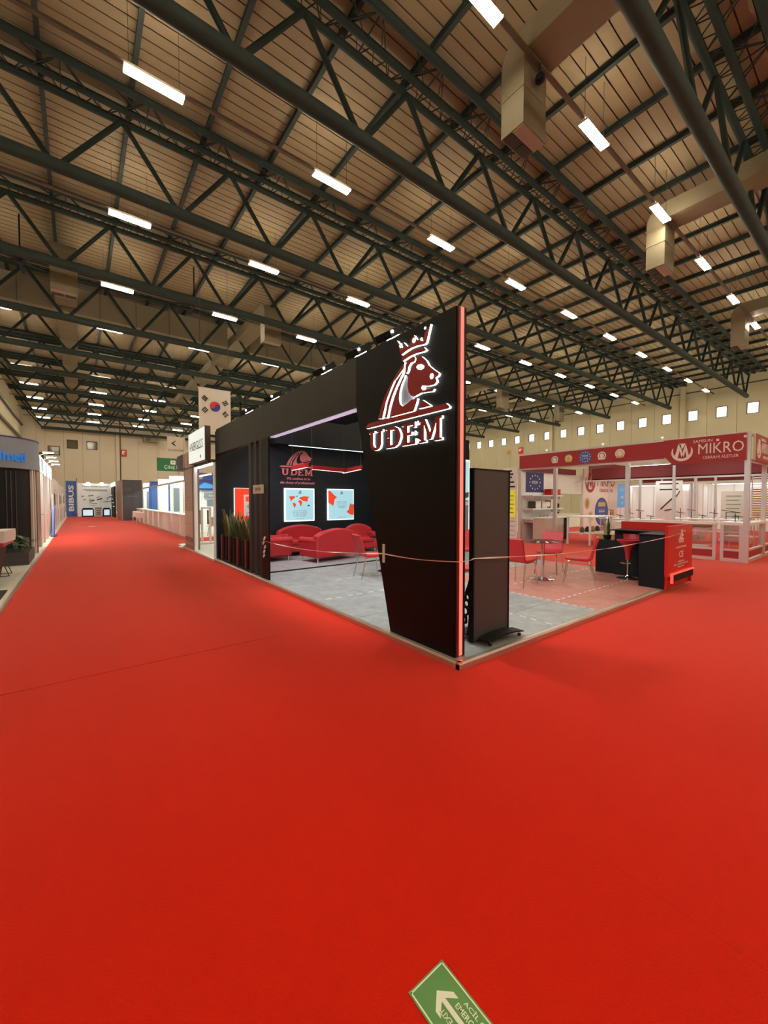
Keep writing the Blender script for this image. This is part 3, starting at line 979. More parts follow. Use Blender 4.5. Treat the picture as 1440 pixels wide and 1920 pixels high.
# tall poster on the store cabin
fr = fy(8.45, 7.95, 0.70)
t = light_box('tall_lightbox', 'tall lit poster on the cabin seen beside the red light strip', fr, 0.82, 2.1)
MB().rect(fr, 0.03, 0.78, 0.9, 2.05, 0.06, 0.064).build('poster_print', 'boxlit', t)
MB().rect(fr, 0.03, 0.78, 0.03, 0.9, 0.06, 0.064).build('poster_print', 'boxgrey', t)
MB().prism([(0.05, 1.0), (0.78, 1.15), (0.78, 1.0), (0.4, 0.9)], fr, 0.064, 0.067).build('star_print', 'boxdark', t)
MB().rect(fr, 0.03, 0.78, 0.75, 0.86, 0.064, 0.067).build('star_print', 'printwhite', t)

# flat logo with slogan on the back wall
lw = thing('wall_logo', 'flat red lion logo with UDEM and slogan on the black back wall', 'sign', (5.2, 10.95, 2.4))
fr = fy(4.60, 10.95, 2.575)
logo(lw, fr, 0.80, 0.001, 0.02, 'printpink', 'printpink', 'printpink', False, False, True)
fr = fy(0, 10.95, 0)
lettering('We continue to be', fr, 4.83, 5.58, 2.20, 2.285, 'printpink', lw, 0.001, 0.004, 0.35, 'lettering', bold=0.02)
lettering('the choice of professionals!', fr, 4.62, 5.74, 2.06, 2.16, 'printpink', lw, 0.001, 0.004, 0.35, 'lettering', bold=0.02)

# slat screen and post at the end of the opening
ss = thing('slat_screen', 'three tall dark slats and a broad post beside the planters', 'screen', (2.94, 7.9, PH))
for y in (8.40, 8.08, 7.77):
    MB().box(2.872, 2.97, y - 0.065, y + 0.065, PH, 2.80).build('slat', 'charcoal', ss)
MB().box(2.872, 2.90, 7.37, 7.69, PH, 2.80).build('post', 'black', ss)
MB().box(2.90, 2.95, 7.69, 8.47, PH, 0.085).build('foot_rail', 'black2', ss)
t = thing('number_plate', 'cream stand number plate on the dark slats', 'sign', (2.86, 7.9, 1.8))
fr = fx(2.868, 8.185, 1.735)
MB().rect(fr, 0.0, 0.595, 0, 0.175, 0, 0.008).build('plate', 'paper', t)
MB().rect(fr, 0.03, 0.565, 0.02, 0.155, 0.008, 0.0095).build('inner_field', 'offwhite', t)
lettering('B02B', fr, 0.15, 0.44, 0.06, 0.118, 'printblack', t, 0.0095, 0.002)

# planters with upright plants
def blade_leaf(h, w, lean, curl):
    mb = MB()
    n = 5
    for side in (0, 1):
        pass
    rows = []
    for k in range(n + 1):
        t = k / n
        ww = w * (1 - t ** 2.2) * (0.55 + 0.45 * min(1, t * 3)) + 0.0015
        x = lean * t + curl * t * t
        i = len(mb.v)
        mb.v += [Vector((x, -ww, h * t)), Vector((x + 0.006 * (1 - t) + ww * 0.25, 0, h * t)), Vector((x, ww, h * t)), Vector((x - 0.008, 0, h * t))]
        rows.append(i)
    for k in range(n):
        a, b = rows[k], rows[k + 1]
        for q in range(4):
            mb.face([a + q, a + (q + 1) % 4, b + (q + 1) % 4, b + q])
    return mb


LEAF = []
for k in range(6):
    o = blade_leaf(random.uniform(0.34, 0.55), random.uniform(0.035, 0.052), random.uniform(0.02, 0.09), random.uniform(-0.02, 0.08)).build('leaf', 'leafpale' if k == 5 else 'leaf', smooth=True)
    LEAF.append(o.data)
    bpy.data.objects.remove(o, do_unlink=True)


def leaves(parent, c, n, spread, scale=1.0, meshes=LEAF):
    for k in range(n):
        a = random.uniform(0, 2 * PI)
        r = spread * math.sqrt(random.random())
        o = bpy.data.objects.new('leaf', random.choice(meshes))
        COL.objects.link(o)
        o.parent = parent
        o.location = Vector(c) + Vector((r * math.cos(a), r * math.sin(a), 0)) - Vector(parent.location)
        o.rotation_euler = (0, 0, a + random.uniform(-0.6, 0.6))
        s = scale * random.uniform(0.85, 1.15)
        o.scale = (s, s, s)


PL = ['nearest the wall end', 'second from the wall end', 'third from the wall end', 'nearest the slats']
for k, y in enumerate((10.45, 9.83, 9.20, 8.62)):
    t = thing('potted_plant', 'tall black planter with upright sword leaves, %s' % PL[k], 'plant', (3.05, y, PH), 'planters in a row')
    MB().box(2.92, 3.3, y - 0.18, y + 0.18, PH, 0.70).build('planter_box', 'black2', t)
    MB().box(2.94, 3.28, y - 0.16, y + 0.16, 0.70, 0.705).build('soil', 'soil', t)
    leaves(t, (3.1, y, 0.70), 30, 0.17, [1.15, 0.95, 1.0, 0.9][k])
    MB().box(2.875, 2.92, y + 0.07, y + 0.18, PH, 0.73).build('front_fin', 'maroon', t)
MB_ = MB().box(2.875, 2.96, 8.48, 10.94, PH, 0.10)
tag(MB_.build('planter_rail', 'black2'), 'low black rail at the foot of the planters', 'rail')

# pendant light: three red boxes joined in a zigzag
pen = thing('pendant_light', 'red zigzag pendant light hanging before the wall logo', 'pendant light', (5.1, 9.0, 2.4))
pts = [Vector((4.36, 9.55, 2.42)), Vector((4.25, 8.50, 2.42)), Vector((4.61, 8.95, 2.42)), Vector((5.80, 9.37, 2.42)), Vector((5.98, 9.72, 2.42)), Vector((5.60, 8.25, 2.42))]
for a, b in ((0, 1), (2, 3), (4, 5)):
    p, q = pts[a], pts[b]
    d = q - p
    rot = Euler((0, 0, math.atan2(d.y, d.x))).to_matrix()
    MB().obox((p + q) / 2, (d.length, 0.07, 0.10), rot).build('red_box', 'pendred', pen)
    MB().obox((p + q) / 2 - Vector((0, 0, 0.054)), (d.length - 0.03, 0.04, 0.008), rot).build('light_strip', 'pendlit', pen)
for k in (0, 2, 3, 5):
    MB().tube(pts[k] + Vector((0, 0, 0.05)), pts[k] + Vector((0, 0, 1.33)), 0.004, 4).build('cable', 'wire', pen)
MB().box(4.2, 6.1, 8.2, 9.75, 3.75, 3.78).build('ceiling_bar', 'black2', pen)
MB().box(2.9, 4.2, 9.1, 9.14, 3.75, 3.78).build('ceiling_bar', 'black2', pen)
MB().box(2.9, 2.94, 9.1, 9.14, 3.44, 3.79).build('ceiling_bar', 'black2', pen)


# ------------------------------------------------------------------ sofas, chairs, tables
def rounded(mb_name, b, material, parent, r=0.05):
    o = MB().box(*b).build(mb_name, material, parent, smooth=True, bevel=r)
    return o


def sofa(name, label, w, loc, rotz, group):
    """local: seat faces +y, x across, back at -y"""
    t = thing(name, label, 'sofa' if w > 1 else 'armchair', (0, 0, 0), group)
    hw = w / 2
    rounded('base', (-hw + 0.02, hw - 0.02, -0.36, 0.34, 0.12, 0.30), 'leather', t, 0.03)
    rounded('seat', (-hw + 0.14, hw - 0.14, -0.24, 0.37, 0.29, 0.44), 'leather', t, 0.05)
    # curved back
    n = 9
    poly = [(-hw + 0.02, 0.13), (hw - 0.02, 0.13)]
    for k in range(n + 1):
        a = hw + 0.0 - (2 * hw) * k / n
        poly.append((a * 0.985, 0.66 + 0.16 * math.sin(PI * k / n) ** 0.7))
    o = MB().prism(poly, Fr((0, -0.38, 0), X3, Z3), -0.20, 0).build('backrest', 'leather', t, smooth=True, bevel=0.045)
    for sx in (-1, 1):
        x0 = sx * (hw - 0.15) if sx < 0 else hw - 0.15
        a, b = sorted((sx * (hw - 0.15), sx * hw))
        ao = rounded('arm', (a, b, -0.36, 0.36, 0.13, 0.52), 'leather', t, 0.03)
        MB().tube((sx * (hw - 0.075), -0.34, 0.52), (sx * (hw - 0.075), 0.38, 0.52), 0.085, 12).build('arm_roll', 'leather', ao, smooth=True)
        for yy in (-0.30, 0.30):
            MB().tube((sx * (hw - 0.08), yy, 0.0), (sx * (hw - 0.08), yy, 0.13), 0.02, 8).build('leg', 'chrome', t, smooth=True)
    t.location = loc
    t.rotation_euler = (0, 0, rotz)
    return t


sofa('armchair', 'red leather armchair seen from the side beside the dark post', 0.85, (3.95, 9.92, PH), -PI / 2, 'red sofa set')
sofa('loveseat', 'red leather two-seat sofa against the back wall under the map poster', 1.42, (5.12, 10.45, PH), PI, 'red sofa set')
sofa('loveseat', 'red leather two-seat sofa with its curved back towards the aisle', 1.42, (5.18, 9.08, PH), math.radians(10), 'red sofa set')
sofa('armchair', 'red leather armchair under the star poster, only its top showing', 0.85, (6.78, 10.0, PH), PI * 0.9, 'red sofa set')


def chair_proto():
    """local: faces +y"""
    t = thing('dining_chair', '', 'chair', (0, 0, 0), 'red leather chairs with chrome legs')
    # seat and back as bent padded shells
    prof = [(0.22, 0.435), (0.21, 0.475), (0.0, 0.465), (-0.17, 0.475), (-0.205, 0.50), (-0.30, 0.86), (-0.335, 0.86), (-0.245, 0.47), (-0.21, 0.42), (0.0, 0.425)]
    seat = [(0.23, 0.44), (0.22, 0.475), (0.0, 0.468), (-0.16, 0.472), (-0.16, 0.425), (0.0, 0.42)]
    back = [(-0.16, 0.425), (-0.16, 0.472), (-0.195, 0.50), (-0.235, 0.66), (-0.29, 0.86), (-0.325, 0.865), (-0.345, 0.85), (-0.27, 0.62), (-0.235, 0.46), (-0.20, 0.428)]
    MB().prism(seat, Fr((-0.21, 0, 0), Y3, Z3), 0, 0.42).build('seat', 'leather2', t, smooth=True, bevel=0.012)
    bo = MB().prism(back, Fr((-0.21, 0, 0), Y3, Z3), 0, 0.42).build('backrest', 'leather2', t, smooth=True, bevel=0.012)
    MB().obox((0, -0.27, 0.74), (0.40, 0.006, 0.012), None).build('back_seam', 'leather', bo)
    for sx in (-1, 1):
        x = sx * 0.19
        MB().path([(x + sx * 0.03, 0.24, 0.0), (x, 0.19, 0.36), (x, 0.17, 0.405), (x, 0.12, 0.42), (x, -0.13, 0.415), (x, -0.18, 0.40), (x + sx * 0.005, -0.20, 0.36), (x + sx * 0.03, -0.29, 0.0)], 0.0125, 8).build('leg_frame', 'chrome', t, smooth=True)
    MB().tube((-0.19, 0.1, 0.412), (0.19, 0.1, 0.412), 0.011, 8).build('stretcher', 'chrome', t)
    return t


ch = chair_proto()
snap_ch = snapshot(ch)
spots = [((4.62, 6.45, PH), -PI / 2 - 0.22, 'red chair with chrome legs standing alone beside the tower'),
         ((6.36, 4.22, PH), -PI / 2 + 0.1, 'red chair seen from behind, half hidden by the dark totem'),
         ((7.42, 3.68, PH), 0.42, 'red chair turned sideways in front of the bar stool'),
         ((7.82, 4.50, PH), PI / 2 + 0.25, 'red chair facing the aisle behind the glass table'),
         ((6.75, 5.95, PH), PI * 0.75, 'red chair back in the gap between tower and totem'),
         ((5.0, 4.2, PH), -2.2, 'red chair seat edge low in the gap beside the totem')]
for i, (l, r, lab) in enumerate(spots):
    if i == 0:
        ch.location, ch.rotation_euler, ch['label'] = l, (0, 0, r), lab
    else:
        copy_tree(snap_ch, l, r, lab)


def glass_table(label, x, y, r, top):
    t = thing('glass_table', label, 'table', (x, y, PH), 'round glass tables')
    MB().lathe([(r - 0.004, 0.73), (r, 0.735), (r, 0.742), (r - 0.004, 0.745)], (x, y, PH), 32).build('table_top', top, t, smooth=True)
    MB().lathe([(0.035, 0.02), (0.035, 0.70), (0.06, 0.715), (0.06, 0.73)], (x, y, PH), 14).build('column', 'chrome', t, smooth=True)
    MB().lathe([(0.235, 0.0), (0.235, 0.008), (0.10, 0.022), (0.04, 0.05)], (x, y, PH), 24).build('base_plate', 'chrome', t, smooth=True)


glass_table('round glass table on a chrome column among three red chairs', 7.15, 4.25, 0.40, 'smoke')
glass_table('round dark glass table behind the lone red chair', 5.3, 6.75, 0.42, 'smoke')

# advertising totem (seen from the back)
ko = thing('display_totem', 'tall dark grey totem display seen from behind on wheels', 'display', (3.6, 2.76, PH))
MB().box(3.30, 3.895, 2.742, 2.77, 0.10, 1.925).build('back_panel', 'darkgrey', ko)
MB().box(3.281, 3.30, 2.735, 2.795, 0.09, 1.93).build('side_frame', 'black2', ko)
MB().box(3.895, 3.912, 2.735, 2.795, 0.09, 1.93).build('side_frame', 'black2', ko)
MB().box(3.281, 3.912, 2.735, 2.795, 1.926, 1.938).build('top_frame', 'black2', ko)
MB().box(3.30, 3.895, 2.77, 2.795, 0.10, 1.925).build('screen', 'black', ko)
# arched base plate on four small wheels
MB().prism([(3.36, 0.118), (3.5, 0.135), (3.65, 0.142), (3.80, 0.135), (3.98, 0.112), (3.98, 0.124), (3.80, 0.150), (3.65, 0.158), (3.5, 0.150), (3.36, 0.130)], Fr((0, 2.735, 0), X3, Z3), 0, 0.15).build('base_plate', 'black2', ko)
MB().box(3.36, 3.9, 2.795, 3.05, 0.115, 0.13).build('base_plate', 'black2', ko)
for (x, y) in ((3.41, 2.61), (3.93, 2.61), (3.41, 3.02), (3.86, 3.02)):
    MB().tube((x - 0.01, y, PH + 0.019), (x + 0.01, y, PH + 0.019), 0.019, 12).build('caster', 'grille', ko, smooth=True)
    MB().tube((x, y, PH + 0.03), (x, y, PH + 0.055), 0.008, 6).build('caster_stem', 'chrome', ko)
# curved bracket with round holes behind the totem
def holed_cell(fr, a0, a1, b0, b1, ca, cb, r, parent, n=16):
    mb = MB()
    for c in (0.0, 0.018):
        for k in range(n):
            t = 2 * PI * k / n + PI / n
            dx, dy = math.cos(t), math.sin(t)
            q = min((a1 - ca) / dx if dx > 0 else (a0 - ca) / dx, (b1 - cb) / dy if dy > 0 else (b0 - cb) / dy)
            mb.v.append(fr.p(ca + dx * q, cb + dy * q, c))
            mb.v.append(fr.p(ca + dx * r, cb + dy * r, c))
    for k in range(n):
        o0, i0, o1, i1 = 2 * k, 2 * k + 1, 2 * ((k + 1) % n), 2 * ((k + 1) % n) + 1
        m = 2 * n
        mb.face([o0, o1, i1, i0])
        mb.face([m + o0, m + i0, m + i1, m + o1])
        mb.face([i0, i1, m + i1, m + i0])
        mb.face([o1, o0, m + o0, m + o1])
    mb.build('bracket', 'black2', parent)


fb = Fr((3.31, 2.796, PH), Y3, Z3)
for (a1, b0, b1, r_) in ((0.085, 0.455, 0.52, 0.022), (0.105, 0.375, 0.455, 0.028), (0.13, 0.285, 0.375, 0.034), (0.165, 0.185, 0.285, 0.039), (0.21, 0.075, 0.185, 0.044)):
    ca = a1 - r_ - 0.016
    holed_cell(fb, max(0.0, ca - r_ - 0.016), a1, b0, b1, ca, (b0 + b1) / 2, r_, ko)
MB().prism([(-0.002, 0.72), (0.012, 0.72), (0.05, 0.60), (0.085, 0.52), (0.03, 0.52), (-0.002, 0.6)], fb, 0, 0.018).build('bracket', 'black2', ko)
MB().prism([(0.0, 0.075), (0.05, 0.075), (0.03, 0.2), (0.01, 0.4), (0.0, 0.4)], fb, 0, 0.018).build('bracket', 'black2', ko)

# reception desk
de = thing('reception_desk', 'black and red reception desk with white UDEM print at the stand corner', 'desk', (8.6, 3.0, PH))
MB().box(7.95, 8.85, 2.47, 2.86, PH, 0.985).build('front_cabinet', 'black2', de)
MB().box(8.80, 9.15, 2.86, 3.62, PH, 0.985).build('side_cabinet', 'black2', de)
MB().box(8.85, 9.15, 3.62, 4.02, PH, 0.76).build('low_cabinet', 'black2', de)
MB().box(7.93, 9.15, 2.50, 2.88, 0.985, 1.005).build('desk_top', 'black', de)
MB().box(8.62, 9.15, 2.88, 3.64, 0.985, 1.005).build('desk_top', 'black', de)
MB().box(9.155, 9.195, 2.41, 3.64, PH, 1.155).build('red_side_panel', 'redpanel', de)
MB().box(7.93, 9.20, 2.41, 2.46, PH + 0.22, 1.155).build('red_front_panel', 'redpanel', de)
MB().box(7.97, 9.15, 2.44, 2.47, PH, PH + 0.22).build('plinth', 'redpanel', de)
MB().box(8.10, 9.20, 2.385, 2.412, PH + 0.12, PH + 0.24).build('black_recess', 'black2', de)
MB().box(8.06, 9.22, 2.375, 2.41, PH + 0.245, PH + 0.262).build('led_strip', 'ledred2', de)
MB().box(8.06, 8.10, 2.375, 2.41, PH + 0.10, PH + 0.25).build('led_strip', 'ledred2', de)
MB().box(7.97, 9.3, 2.52, 2.53, PH, PH + 0.012).build('led_strip', 'ledred2', de)
fr = fy(0, 2.41, 0)
logo(de, fy(8.43, 2.41, 0.905), 0.20, 0.0, 0.004, 'printwhite', 'printwhite', 'printwhite', False)
lettering([12, 13], fr, 8.30, 8.86, 0.755, 0.785, 'printwhite', de, 0, 0.003)
lettering('CE', fr, 8.48, 8.70, 0.58, 0.69, 'printwhite', de, 0, 0.003)
lettering([7], fr, 8.42, 8.76, 0.50, 0.53, 'printwhite', de, 0, 0.003)
lettering([6, 7, 6, 2], fr, 8.22, 8.96, 0.45, 0.482, 'printwhite', de, 0, 0.003)
lettering([7, 4], fr, 8.42, 8.76, 0.405, 0.432, 'printwhite', de, 0, 0.003)

# bar stool
st = thing('bar_stool', 'red moulded bar stool on a chrome foot in front of the black desk', 'stool', (8.55, 3.3, PH))
cx_, cy_ = 8.52, 3.25
prof = [(0.045, 0.36), (0.055, 0.50), (0.075, 0.60), (0.13, 0.69), (0.19, 0.73), (0.205, 0.76), (0.195, 0.765), (0.17, 0.745), (0.02, 0.735)]
MB().lathe(prof, (cx_, cy_, PH), 24).build('seat_shell', 'leather', st, smooth=True)
bk = MB()
for k in range(9):
    a0 = -PI * 0.25 + k * PI * 0.5 / 8
    i = len(bk.v)
    for rr, zz in ((0.205, 0.755), (0.235, 0.86), (0.222, 0.86), (0.192, 0.755)):
        bk.v.append(Vector((cx_ + rr * math.cos(a0), cy_ + rr * math.sin(a0), PH + zz)))
    if k:
        for q in range(4):
            bk.face([i - 4 + q, i - 4 + (q + 1) % 4, i + (q + 1) % 4, i + q])
bk.build('low_back', 'leather', st, smooth=True)
MB().lathe([(0.20, 0.0), (0.20, 0.006), (0.10, 0.02), (0.03, 0.06), (0.022, 0.08), (0.022, 0.36)], (cx_, cy_, PH), 24).build('foot_and_column', 'chrome', st, smooth=True)
MB().path([(cx_, cy_ + 0.01, PH + 0.32), (cx_ - 0.10, cy_ + 0.10, PH + 0.31), (cx_ - 0.16, cy_ + 0.05, PH + 0.31), (cx_ - 0.16, cy_ - 0.05, PH + 0.31), (cx_ - 0.1, cy_ - 0.1, PH + 0.31), (cx_, cy_ - 0.01, PH + 0.32)], 0.009, 6).build('footrest', 'chrome', st, smooth=True)
MB().tube((cx_, cy_, PH + 0.62), (cx_ + 0.14, cy_ - 0.16, PH + 0.64), 0.006, 6).build('lever', 'chrome', st)

# plant on the low cabinet
pp = thing('potted_plant', 'small upright green plant at the end of the reception desk', 'plant', (9.0, 3.85, 0.76))
MB().lathe([(0.06, 0.0), (0.085, 0.10), (0.08, 0.10), (0.05, 0.09)], (9.0, 3.85, 0.76), 16).build('pot', 'black2', pp, smooth=True)
leaves(pp, (9.0, 3.85, 0.84), 10, 0.06, 0.72)

# barrier tape: post - tower - corner - totem - desk
def ribbon(pts, w, twist, n):
    mb = MB()
    P = [Vector(p) for p in pts]
    L = [0]
    for a, b in zip(P, P[1:]):
        L.append(L[-1] + (b - a).length)
    tot = L[-1]
    for k in range(n + 1):
        d = tot * k / n
        j = max(i for i in range(len(L)) if L[i] <= d + 1e-9)
        j = min(j, len(P) - 2)
        f = (d - L[j]) / (L[j + 1] - L[j])
        p = P[j].lerp(P[j + 1], f)
        p = p + Vector((0, 0, -0.07 * math.sin(PI * f) * min(1, (L[j + 1] - L[j]) / 4)))
        t = (P[j + 1] - P[j]).normalized()
        side = t.cross(Z3).normalized()
        a = twist * d + 0.7 * math.sin(d * 2.1)
        wv = Z3 * math.cos(a) + side * math.sin(a)
        ww = w * (0.35 + 0.65 * abs(math.sin(d * 1.3 + 0.4)))
        i = len(mb.v)
        nn = t.cross(wv) * 0.0012
        mb.v += [p - wv * ww + nn, p + wv * ww + nn, p + wv * ww - nn, p - wv * ww - nn]
        if k:
            for q in range(4):
                mb.face([i - 4 + q, i - 4 + (q + 1) % 4, i + (q + 1) % 4, i + q])
    return mb


bt = thing('barrier_tape', 'thin twisted plastic barrier tape strung around the stand opening', 'tape', (2.86, 2.6, 0.9))
ribbon([(2.868, 7.55, 0.80), (2.866, 3.75, 0.965), (2.862, 2.585, 1.01), (3.0, 2.57, 1.01), (3.27, 2.72, 0.99), (7.9, 2.40, 0.98), (8.75, 2.395, 1.05)], 0.009, 2.2, 420).build('tape_band', 'tape', bt)
MB().box(2.858, 2.868, 3.72, 3.76, 0.86, 1.08).build('tape_patch', 'tapew', bt)
for k in range(5):
    MB().obox((2.862 - 0.01 * (k % 2), 7.56 + 0.03 * math.sin(k * 2), 0.86 - 0.085 * k), (0.012, 0.07, 0.07), Euler((0.6 * k, 0.3, 0)).to_matrix()).build('tape_knot', 'tape', bt)

# ================================================================== crimson medical stand at the right
MX = 13.45
mk = thing('crimson_stand', 'white aluminium frame and low glass parapets of the crimson stand', 'stand wall', (MX, 5.7, 0))


def upright(x, y, z0, z1, parent, w=0.05, m='alu', name='post'):
    MB().box(x - w, x + w, y - w, y + w, z0, z1).build(name, m, parent)


for y in (2.42, 5.2, 7.56, 8.98):
    upright(MX + 0.05, y, 0, 3.34 if y < 3 else 2.79, mk, 0.055)
for x in (16.0, 18.34, 21.0, 23.2):
    upright(x, 8.98, 0, 3.05, mk, 0.05)
for x in (15.5, 18.0, 20.5, 23.0):
    upright(x, 2.42, 0, 2.7, mk, 0.05)
for (x, y) in ((17.6, 5.2), (20.3, 5.25), (20.3, 7.3), (23.0, 5.2), (23.0, 7.3), (17.6, 2.5)):
    upright(x, y, 0, 2.9, mk, 0.045)
for (b) in ((MX, MX + 0.1, 2.42, 8.98, 2.74, 2.80), (MX, MX + 0.1, 2.42, 8.98, 3.29, 3.345), (MX, 23.2, 2.37, 2.47, 3.29, 3.345), (MX, 23.2, 2.37, 2.47, 2.60, 2.66),
            (MX, 23.2, 3.8, 3.86, 3.17, 3.23), (MX, 23.2, 6.4, 6.46, 3.17, 3.23), (17.56, 17.64, 2.5, 8.9, 2.40, 2.46), (23.0, 23.06, 2.5, 8.9, 2.40, 2.46)):
    MB().box(*b).build('beam', 'alu', mk)
# parapets
fr = fx(MX, 0, 0)


def parapet(fr, a0, a1, parent):
    MB().rect(fr, a0, a1, 0.0, 0.07, -0.08, 0).build('parapet_rail', 'alu', parent)
    MB().rect(fr, a0 + 0.05, a1 - 0.05, 0.10, 0.27, -0.05, -0.03).build('parapet_kick', 'mikro', parent)
    MB().rect(fr, a0, a1, 0.28, 0.33, -0.07, -0.01).build('parapet_rail', 'alu', parent)
    MB().rect(fr, a0 + 0.05, a1 - 0.05, 0.33, 0.95, -0.045, -0.035).build('glass_pane', 'glass', parent)
    MB().rect(fr, a0 - 0.02, a1 + 0.02, 0.95, 1.02, -0.14, 0.02).build('ledge', 'white', parent)
    for a in (a0 + 0.03, a1 - 0.03):
        MB().rect(fr, a - 0.035, a + 0.035, 0.07, 0.95, -0.08, -0.005).build('parapet_post', 'alu', parent)


parapet(fr, -2.92, -2.48, mk)
parapet(fr, -5.1, -3.02, mk)
parapet(fy(0, 2.38, 0), MX + 0.12, 15.4, mk)
parapet(fy(0, 2.38, 0), 15.6, 17.9, mk)

fa = thing('crimson_fascia', 'crimson fascia with five round medals on the white framed stand', 'stand fascia', (MX, 6.5, 2.8))
MB().prism([(-8.98, 2.80), (-4.22, 2.80), (-4.22, 3.29), (-8.98, 3.29)], fr, 0.005, 0.025).build('fascia_board', 'mikro', fa)
for k, (y, z, r, m) in enumerate(((7.55, 3.04, 0.125, 'printwhite'), (7.05, 3.04, 0.135, 'gold'), (6.48, 3.04, 0.21, 'blue'), (5.95, 3.04, 0.13, 'printwhite'), (5.41, 3.06, 0.14, 'printwhite'))):
    MB().disc(fr, -y, z, r, 0.025, 0.032, 24).build('medal', m, fa)
    if k != 2:
        MB().disc(fr, -y, z, r * 0.72, 0.032, 0.036, 20).build('medal_ring', ['green', 'printwhite', '', 'mikro', 'gold'][k], fa)
        MB().disc(fr, -y, z, r * 0.55, 0.036, 0.039, 18).build('medal_heart', ['printwhite', 'gold', '', 'printwhite', 'printwhite'][k], fa)
        MB().rect(fr, -y - r * 0.8, -y + r * 0.8, z - r * 0.95, z - r * 0.55, 0.032, 0.038).build('medal_ribbon', ['printwhite', 'gold', '', 'printwhite', 'gold'][k], fa)
    else:
        for q in range(12):
            a = q * PI / 6
            MB().disc(fr, -y + 0.16 * math.cos(a), z + 0.16 * math.sin(a), 0.018, 0.032, 0.036, 6).build('medal_star', 'printwhite', fa)
        lettering('MDR', fr, -y - 0.1, -y + 0.1, z + 0.0, z + 0.07, 'printwhite', fa, 0.032)
        lettering([2, 9], fr, -y - 0.11, -y + 0.11, z - 0.07, z - 0.03, 'printwhite', fa, 0.032)
# spotlights clipped on the fascia
for k, y in enumerate((7.9, 5.95, 4.3)):
    t = thing('clip_lamp', ['tiny clip lamp at the left of the crimson fascia', 'tiny clip lamp in the middle of the crimson fascia', 'tiny clip lamp beside the crimson name sign'][k], 'spotlight', (MX, y, 3.35), 'clip lamps on the crimson fascia')
    MB().box(MX + 0.02, MX + 0.06, y - 0.015, y + 0.015, 3.345, 3.42).build('clip', 'white', t)
    MB().box(MX + 0.0, MX + 0.06, y - 0.025, y + 0.025, 3.40, 3.44).build('lamp_head', 'litsign', t)


def mikro_logo(parent, fr, s, c, m, mcut, tall=1.0):
    """round M mark and lettering in a 1.62 x 0.56 field"""
    S = s
    ring = []
    for k in range(19):
        t = PI * 0.88 + k * (1.24 * PI) / 18
        ring.append((0.25 * S + 0.25 * S * math.cos(t), 0.28 * S + 0.25 * S * tall * math.sin(t)))
    for k in range(18, -1, -1):
        t = PI * 0.88 + k * (1.24 * PI) / 18
        ring.append((0.25 * S + 0.21 * S * math.cos(t), 0.33 * S + 0.225 * S * tall * math.sin(t)))
    MB().prism(ring, fr, c, c + 0.006).build('mark_ring', m, parent)
    for poly in ([(0.08, 0.14), (0.16, 0.50), (0.22, 0.50), (0.27, 0.22), (0.24, 0.14), (0.2, 0.34), (0.15, 0.11)],
                 [(0.42, 0.14), (0.34, 0.50), (0.29, 0.36), (0.27, 0.22), (0.29, 0.14), (0.33, 0.32), (0.36, 0.11)],
                 [(0.17, 0.52), (0.33, 0.52), (0.27, 0.38), (0.23, 0.38)]):
        MB().prism([(a * S, (b - 0.28) * S * tall + 0.28 * S) for a, b in poly], fr, c, c + 0.008).build('mark_stroke', m, parent)
    lettering('SAMSUN', fr, 0.50 * S, 0.92 * S, 0.50 * S, 0.58 * S, m, parent, c, 0.006, name='lettering')
    lettering('MIKRO', fr, 0.62 * S, 1.56 * S, 0.19 * S, 0.47 * S, m, parent, c, 0.006, name='lettering', bold=0.0)
    MB().rect(fr, 1.00 * S, 1.06 * S, 0.50 * S, 0.56 * S, c, c + 0.006).build('letter_dot', m, parent)
    lettering('CERRAHI ALETLER', fr, 0.72 * S, 1.46 * S, 0.05 * S, 0.13 * S, m, parent, c, 0.006, name='lettering')
    MB().disc(fr, 1.58 * S, 0.56 * S, 0.035 * S, c, c + 0.006, 12).build('registered_mark', m, parent)


ns = thing('name_sign', 'crimson SAMSUN MIKRO name board facing the aisle', 'sign', (MX - 0.05, 3.3, 2.63))
MB().prism([(-4.24, 2.88), (-4.02, 2.62), (-2.44, 2.62), (-2.44, 3.31), (-4.24, 3.31)], fr, 0.03, 0.06).build('board', 'mikro', ns)
mikro_logo(ns, fx(MX, 4.04, 2.66), 1.0, 0.06, 'printwhite', 'mikro')
ns = thing('name_sign', 'crimson SAMSUN MIKRO name board around the corner at the right edge', 'sign', (14.6, 2.32, 2.63))
f2 = fy(0, 2.37, 0)
MB().rect(f2, MX + 0.22, 15.5, 2.62, 3.31, 0.03, 0.06).build('board', 'mikro', ns)
MB().rect(f2, MX + 0.19, MX + 0.22, 2.62, 3.31, 0.02, 0.06).build('board_edge', 'offwhite', ns)
mikro_logo(ns, fy(MX + 0.35, 2.37, 2.66), 1.0, 0.06, 'printwhite', 'mikro')

